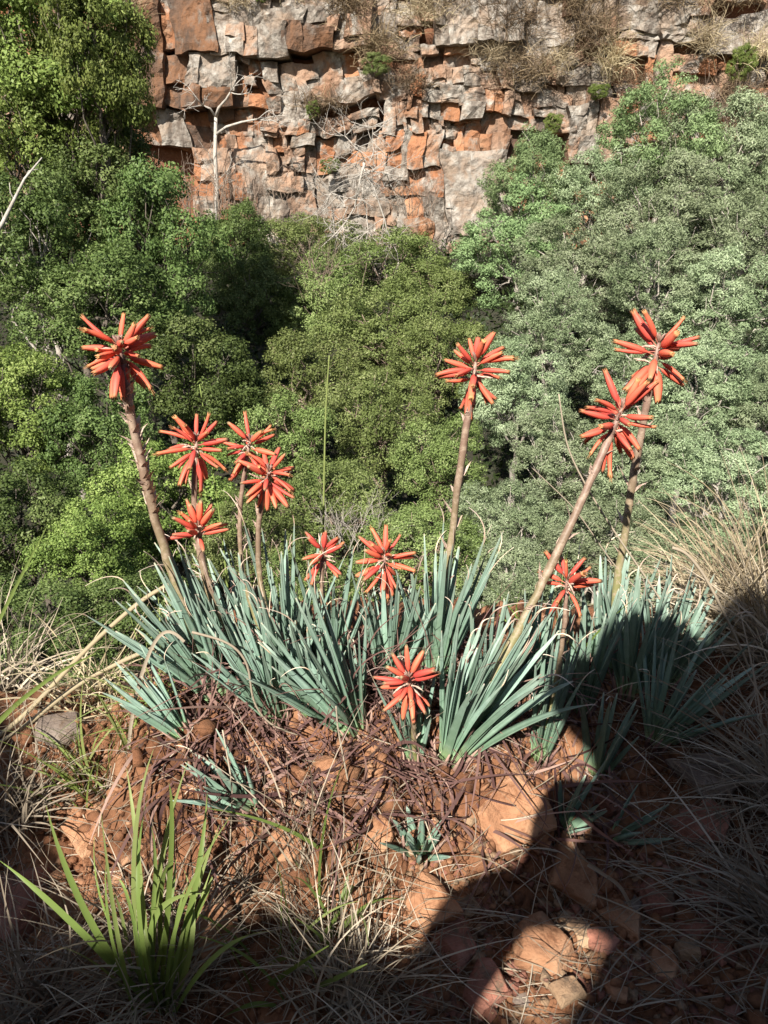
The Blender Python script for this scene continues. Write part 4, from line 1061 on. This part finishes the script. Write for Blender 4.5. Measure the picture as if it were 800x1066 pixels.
# dry grass standing at the right
def tuft(name, label, cat, px, py, n, Lpx, wpx, mat, spread, lean=(0, 0), grav=.9, curl=.4, rad=14, group=None, joined=True):
    B = G(px, py); m = slant(B) / FPX
    t = empty(name, B, label, cat, group)
    rr = rng.normal(size=(n, 2)) * rad * m
    roots = np.stack([B[0] + rr[:, 0], B[1] + rr[:, 1], gh(B[0] + rr[:, 0], B[1] + rr[:, 1])], 1)
    d = np.stack([rng.normal(size=n) * spread + lean[0], rng.normal(size=n) * spread * .7 + lean[1], np.full(n, 1.0)], 1)
    o = link('blades', strands('blades', roots, d, Lpx * m * rng.uniform(.4, 1.05, n), wpx * m * rng.uniform(.6, 1.2, n), mat, 10, grav, curl, gh, B), t)
    o['kind'] = 'stuff'
TF = [
    ('dry_grass', 'pale dry grass tuft at the right edge beyond the aloes', 'grass', 790, 650, 260, 185, 1.6, 'strawtuft', .5, (-.3, 0)),
    ('dry_grass', 'sunlit dry grass tuft just right of the aloe clump', 'grass', 762, 640, 170, 140, 1.6, 'strawtuft', .5, (-.15, 0)),
    ('dry_grass', 'low sunlit dry grass behind the shaded right aloes', 'grass', 738, 660, 130, 110, 2.0, 'strawtuft', .6, (0, 0)),
    ('dry_grass', 'dry grass tuft spilling in from the right edge in sun', 'grass', 815, 700, 150, 170, 2.0, 'straw', .5, (-.5, -.1)),
    ('dry_grass', 'shaded dry grass flowing over the right edge', 'grass', 830, 840, 150, 190, 2.0, 'straw', .45, (-.6, -.2)),
    ('dry_grass', 'shaded dry grass in the lower right corner', 'grass', 830, 980, 130, 200, 2.0, 'straw', .45, (-.7, .0)),
    ('dry_grass', 'dry grass at the left edge below the dark trees', 'grass', 5, 720, 120, 130, 1.7, 'straw', .5, (.1, 0)),
    ('dry_grass', 'pale dry tuft left of the far left aloe leaves', 'grass', 95, 735, 100, 100, 1.6, 'strawtuft', .6, (.1, 0)),
    ('dry_grass', 'brown dry tuft in the shade at the left edge', 'grass', 10, 860, 120, 130, 1.7, 'straw', .55, (.2, 0)),
    ('dry_grass', 'grey dry tuft round the foot of the green grass', 'grass', 165, 1040, 190, 160, 1.9, 'straw', .65, (0, 0)),
    ('dry_grass', 'grey dry tuft at the bottom left corner', 'grass', 40, 1060, 130, 150, 1.8, 'straw', .6, (0, 0)),
    ('dry_grass', 'grey dry tuft at the bottom centre', 'grass', 360, 1050, 150, 160, 1.8, 'straw', .65, (0, 0)),
    ('dry_grass', 'thin dry stalks standing on the bank left of centre', 'grass', 320, 930, 40, 190, 1.8, 'straw', .35, (0, 0)),
    ('thin_grass', 'thin yellow green tuft on the left bank in sun', 'grass', 100, 828, 46, 100, 2.2, 'sedge', .38, (-.12, 0)),
    ('thin_grass', 'sparse green tuft left of the bank centre', 'grass', 335, 960, 16, 150, 4.0, 'grass', .28, (0, 0)),
    ('thin_grass', 'sparse green blades among straw at bottom centre', 'grass', 300, 1030, 14, 140, 4.0, 'grass', .5, (.2, 0)),
    ('thin_grass', 'thin green tuft behind the far left aloe leaves', 'grass', 150, 740, 40, 110, 1.8, 'sedge', .45, (-.1, 0)),
    ('thin_grass', 'thin green blades rising among the right aloe leaves', 'grass', 575, 715, 14, 150, 2.6, 'grass', .18, (0, 0)),
    ('thin_grass', 'thin green blades at the left edge over the trees', 'grass', -12, 700, 22, 200, 2.2, 'sedge', .3, (.3, 0)),
]
for a in TF: tuft(*a, group='grass tufts on the ledge')
# the broad green tuft at lower left, blade by blade
B = G(165, 1045); m = slant(B) / FPX
gt = empty('broad_grass', B, 'broad bladed bright green grass tuft at lower left', 'grass')
for (bx, by, mx, my, tx, ty, w) in [(165, 1055, 75, 960, 0, 896, 13), (150, 1040, 90, 950, 48, 838, 13), (150, 1045, 140, 900, 160, 780, 11), (160, 1050, 165, 920, 196, 792, 12), (168, 1052, 200, 940, 216, 826, 12),
                                (172, 1050, 160, 960, 214, 930, 13), (158, 1050, 145, 900, 132, 800, 9), (175, 1060, 185, 960, 240, 850, 8), (170, 1060, 200, 980, 190, 900, 10), (150, 1060, 120, 990, 110, 900, 8),
                                (180, 1060, 230, 990, 290, 970, 9), (165, 1062, 178, 900, 176, 815, 10), (160, 1064, 110, 1010, 60, 985, 8), (178, 1062, 195, 985, 220, 905, 9)] + [(160 + random.uniform(-22, 22), 1058, 160 + 45 * q, 960 + random.uniform(-20, 20), 165 + 62 * q + random.uniform(-14, 14), random.uniform(820, 960), random.uniform(5, 10)) for q in np.linspace(-1, 1, 13)]:
    Y0 = B[1]
    p0 = at(bx, by, Y0 + random.uniform(-.02, .02)); p2 = at(tx, ty, Y0 + random.uniform(-.08, .08)); pm = at(mx, my, Y0 + random.uniform(-.05, .03))
    c = 2 * pm - (p0 + p2) / 2
    P = bez(p0, c, p2, 13); s = np.linspace(0, 1, 13)
    tg = unit(np.gradient(P, axis=0)); sd = unit(np.cross(tg, unit(np.array([random.uniform(-.5, .5), -1, .3])))); nr = np.cross(sd, tg)
    wd = .46 * w * m * np.interp(s, [0, .3, .7, 1], [.6, 1, .75, .05])
    Vb = np.stack([P - sd * wd[:, None] / 2 + nr * wd[:, None] * .14, P, P + sd * wd[:, None] / 2 + nr * wd[:, None] * .14], 1).reshape(-1, 3)
    Fb = np.array([(i * 3 + j, i * 3 + j + 1, i * 3 + j + 4, i * 3 + j + 3) for i in range(12) for j in (0, 1)])
    link('blade', mesh_np('blade', Vb - B, Fb, M['grass'], {'t': np.repeat(np.clip(.3 + .45 * s + random.uniform(-.2, .3), 0, 1), 3)}, True), gt)  # tone falls towards the base: shade at the foot painted into the blade

# single long stems that stand out
def stem(name, label, pts, Y, w0, w1, mat, tone=.6, flat=False):
    P = np.array([at(a, b, Y + (dy if (dy := (c[0] if c else 0)) else 0)) for a, b, *c in pts])
    # smooth through the points
    n = 26; s = np.linspace(0, len(P) - 1, n)
    Q = np.stack([np.interp(s, range(len(P)), P[:, k]) for k in range(3)], 1)
    for _ in range(6): Q[1:-1] = (Q[:-2] + 2 * Q[1:-1] + Q[2:]) / 4
    mm = slant(Q[0]) / FPX
    mb = MB()
    if flat:
        tg = unit(np.gradient(Q, axis=0)); sd = unit(np.cross(tg, [0.25, -1, .2])); nr = np.cross(sd, tg)
        wd = (np.interp(np.linspace(0, 1, n), [0, .5, 1], [w0, (w0 + w1) * .6, w1]) * mm)[:, None]
        V = np.stack([Q - sd * wd / 2 + nr * wd * .2, Q, Q + sd * wd / 2 + nr * wd * .2], 1).reshape(-1, 3)
        mb.add(V, [(i * 3 + j, i * 3 + j + 1, i * 3 + j + 4, i * 3 + j + 3) for i in range(n - 1) for j in (0, 1)], np.full(len(V), tone))
    else:
        mb.tube(Q, np.linspace(w0, w1, n) * mm / 2, 5, t0=tone, t1=tone)
    o = link(name, mb.mesh(name, M[mat], Q[0]), None, Q[0])
    tag(o, label, 'stem', 'single long stems')
stem('dry_straw', 'thick tan dry stem slanting up from left edge, upper of two', [(-20, 782), (30, 742), (90, 675), (150, 622), (185, 604)], 1.12, 5, 3.5, 'strawtuft', .45)
stem('dry_straw', 'tan dry stem slanting from left edge, lower of two', [(-20, 785), (20, 762), (80, 712), (140, 682), (195, 662)], 1.10, 5, 4, 'strawtuft', .5)
stem('dry_grass', 'grey dry grass blade arching over and hanging down at left', [(192, 668), (180, 655), (165, 657), (150, 690), (136, 745), (132, 800), (131, 870), (128, 960)], 1.02, 3, 3, 'straw', .65, True)
stem('tall_grass', 'thin upright yellow green stem against the olive bushes', [(337, 640), (337, 530), (339, 430), (343, 370)], 1.25, 2.6, 1.2, 'sedge', .7)
stem('tall_grass', 'thin green stem rising beside the left flower heads', [(240, 640), (232, 560), (222, 490), (208, 400)], 1.2, 2.2, 1.0, 'sedge', .6)
stem('dry_straw', 'long thin straw crossing behind the right flower stalks', [(760, 760), (700, 640), (630, 540), (590, 470), (582, 410)], 1.3, 2.2, 1.2, 'straw', .6)
stem('dry_straw', 'fine straw arc rising left of right flower pair', [(690, 640), (640, 590), (600, 530), (552, 485)], 1.35, 1.8, .9, 'straw', .6)
stem('dry_straw', 'long straw leaning across the shaded right aloes', [(790, 720), (765, 660), (735, 600), (715, 575), (700, 570)], 1.2, 2.4, 3.2, 'straw', .55)
stem('dry_straw', 'curved dry tendril hanging over the left front aloe', [(200, 658), (240, 668), (260, 690), (262, 730), (280, 755), (310, 765)], .98, 3, 2, 'straw', .5)
stem('green_grass', 'single green grass blade rising at the left edge', [(-10, 665), (12, 620), (30, 585), (48, 550)], 1.15, 3.5, .8, 'grass', .6, True)
stem('green_grass', 'long green grass blade slanting over the left dry grass', [(-20, 770), (20, 730), (60, 700), (100, 680)], 1.05, 5, 1, 'grass', .55, True)
stem('dry_straw', 'pale straw standing upright before the bank at left centre', [(250, 1000), (238, 900), (243, 820), (232, 760)], .9, 2.2, 1.2, 'straw', .75)
stem('dry_straw', 'pale straw leaning right over the sunlit bank', [(360, 900), (366, 830), (352, 760), (350, 735)], .94, 2.2, 1.4, 'straw', .75)
stem('dark_straw', 'dark thin twig upright at shadow edge below the upright aloe', [(586, 925), (583, 880), (580, 835), (578, 800)], .93, 3.2, 2.2, 'tangle', .05)
stem('dry_grass', 'grey dry blade curved on the soil among the stones', [(612, 900), (645, 920), (660, 950), (655, 975)], .86, 3, 3, 'straw', .6, True)

# ------------------------------------------------------------------ the person taking the photograph (their shadow falls on the right)
def person():
    gx, gy_ = -0.13, -0.45
    gz = float(gh(gx, gy_))
    J = {}
    E = []
    def v(n, x, y, z, r, p=None):
        J[n] = (x, y, z, r); 
        if p: E.append((p, n))
    X = gx
    v('pelvis', X + .12, gy_ - .05, gz + .84, .13)
    v('waist', X + .16, gy_ - .04, gz + .97, .09, 'pelvis'); v('chest', X + .16, gy_ - .02, gz + 1.13, .095, 'waist'); v('collar', X + .05, gy_ - .01, gz + 1.31, .05, 'chest')
    v('neck', X + .04, gy_ + .01, gz + 1.38, .055, 'collar'); v('jaw', X + .03, gy_ + .05, gz + 1.46, .07, 'neck'); v('skull', X + .03, gy_ + .03, gz + 1.57, .1, 'jaw'); v('crown', X + .03, gy_ + .02, gz + 1.65, .07, 'skull')
    for s, n in ((-1, 'l'), (1, 'r')):
        v('hip' + n, X + .12 + s * .1, gy_ - .05, gz + .78, .1, 'pelvis'); v('knee' + n, X + .1 + s * .13, gy_ + .05, gz + .44, .066, 'hip' + n); v('ankle' + n, X + .1 + s * .14, gy_ - .03, gz + .09, .045, 'knee' + n); v('toe' + n, X + .1 + s * .16, gy_ + .14, gz + .04, .04, 'ankle' + n)
        v('shoulder' + n, X + (-.2 if s < 0 else .26), gy_, gz + 1.26, .04, 'collar'); v('elbow' + n, X + (-.25 if s < 0 else .36), gy_ + .06, gz + .92, .034, 'shoulder' + n)
        wx, wz = (s * .085, -.03)
        v('wrist' + n, wx + s * .02, -.10, wz - .03, .03, 'elbow' + n); v('palm' + n, wx + s * .012, -.065, wz, .03, 'wrist' + n)
        for k in range(4):
            f = 'f%d%s' % (k, n); z = wz + .03 - k * .019
            v(f + 'a', wx + s * .012, -.035, z, .0095, 'palm' + n); v(f + 'b', wx - s * .008, -.016, z, .0085, f + 'a'); v(f + 'c', wx - s * .026 + s * .004 * k, -.014, z, .0075, f + 'b')
        v('ta' + n, wx - s * .004, -.062, wz + .03, .011, 'palm' + n); v('tb' + n, wx - s * .03, -.05, wz + .035, .009, 'ta' + n)
    names = list(J); idx = {n: i for i, n in enumerate(names)}
    base = np.array([gx, gy_, gz])
    me = bpy.data.meshes.new('body')
    me.from_pydata([(np.array(J[n][:3]) - base).tolist() for n in names], [(idx[a], idx[b]) for a, b in E], [])
    m_, t_, b_ = newmat('skin_and_clothes')
    g = node(t_, 'ShaderNodeSeparateXYZ'); tc = node(t_, 'ShaderNodeTexCoord'); t_.links.new(tc.outputs['Object'], g.inputs[0])
    mr = node(t_, 'ShaderNodeMapRange'); mr.inputs[2].default_value = 2.0; t_.links.new(g.outputs[2], mr.inputs[0])
    t_.links.new(ramp(t_, mr.outputs[0], [(0, (.05, .035, .03)), (.05, (.05, .07, .12)), (.46, (.2, .24, .2)), (.745, (.45, .28, .2))], 'CONSTANT'), b_.inputs['Base Color'])
    me.materials.append(m_)
    t = empty('person', base, 'person standing behind the viewpoint holding a phone, known by their shadow', 'person')
    o = link('body', me, t)
    o.modifiers.new('skin', 'SKIN')
    for i, n in enumerate(names):
        r = J[n][3]; me.skin_vertices[0].data[i].radius = (r, r * (.75 if n in ('chest', 'waist', 'pelvis') else 1))
    me.skin_vertices[0].data[0].use_root = True
    sd = o.modifiers.new('smooth', 'SUBSURF'); sd.levels = 2; sd.render_levels = 2
    # brimmed hat
    mb = MB(); c = np.array([X + .05, gy_ + .02, gz + 1.62])
    prof = [(.16, -.04), (.165, -.034), (.115, .01), (.108, .07), (.09, .115), (.03, .13)]
    k = 20; Vh = np.concatenate([np.stack([c[0] + r * np.cos(np.arange(k) * 2 * math.pi / k), c[1] + r * 1.1 * np.sin(np.arange(k) * 2 * math.pi / k), np.full(k, c[2] + z)], 1) for r, z in prof])
    Fh = [(i * k + j, i * k + (j + 1) % k, (i + 1) * k + (j + 1) % k, (i + 1) * k + j) for i in range(len(prof) - 1) for j in range(k)] + [tuple(range((len(prof) - 1) * k, len(prof) * k)), tuple(reversed(range(k)))]
    mb.add(Vh, Fh); link('hat', mb.mesh('hat', M['bark_brown'], base), t)
    # phone
    bm = bmesh.new(); bmesh.ops.create_cube(bm, size=1)
    for q in bm.verts: q.co = Vector((q.co.x * .15, q.co.y * .008, q.co.z * .074))
    bmesh.ops.bevel(bm, geom=bm.edges[:], offset=.003, segments=2, affect='EDGES')
    pm = bpy.data.meshes.new('phone'); bm.to_mesh(pm); bm.free()
    m2, t2, b2 = newmat('phone_glass'); b2.inputs['Base Color'].default_value = (.02, .02, .022, 1); b2.inputs['Roughness'].default_value = .15
    pm.materials.append(m2)
    tag(link('phone', pm, None, (0, -.028, -.02)), 'dark phone held up by the person behind the viewpoint', 'phone')
person()
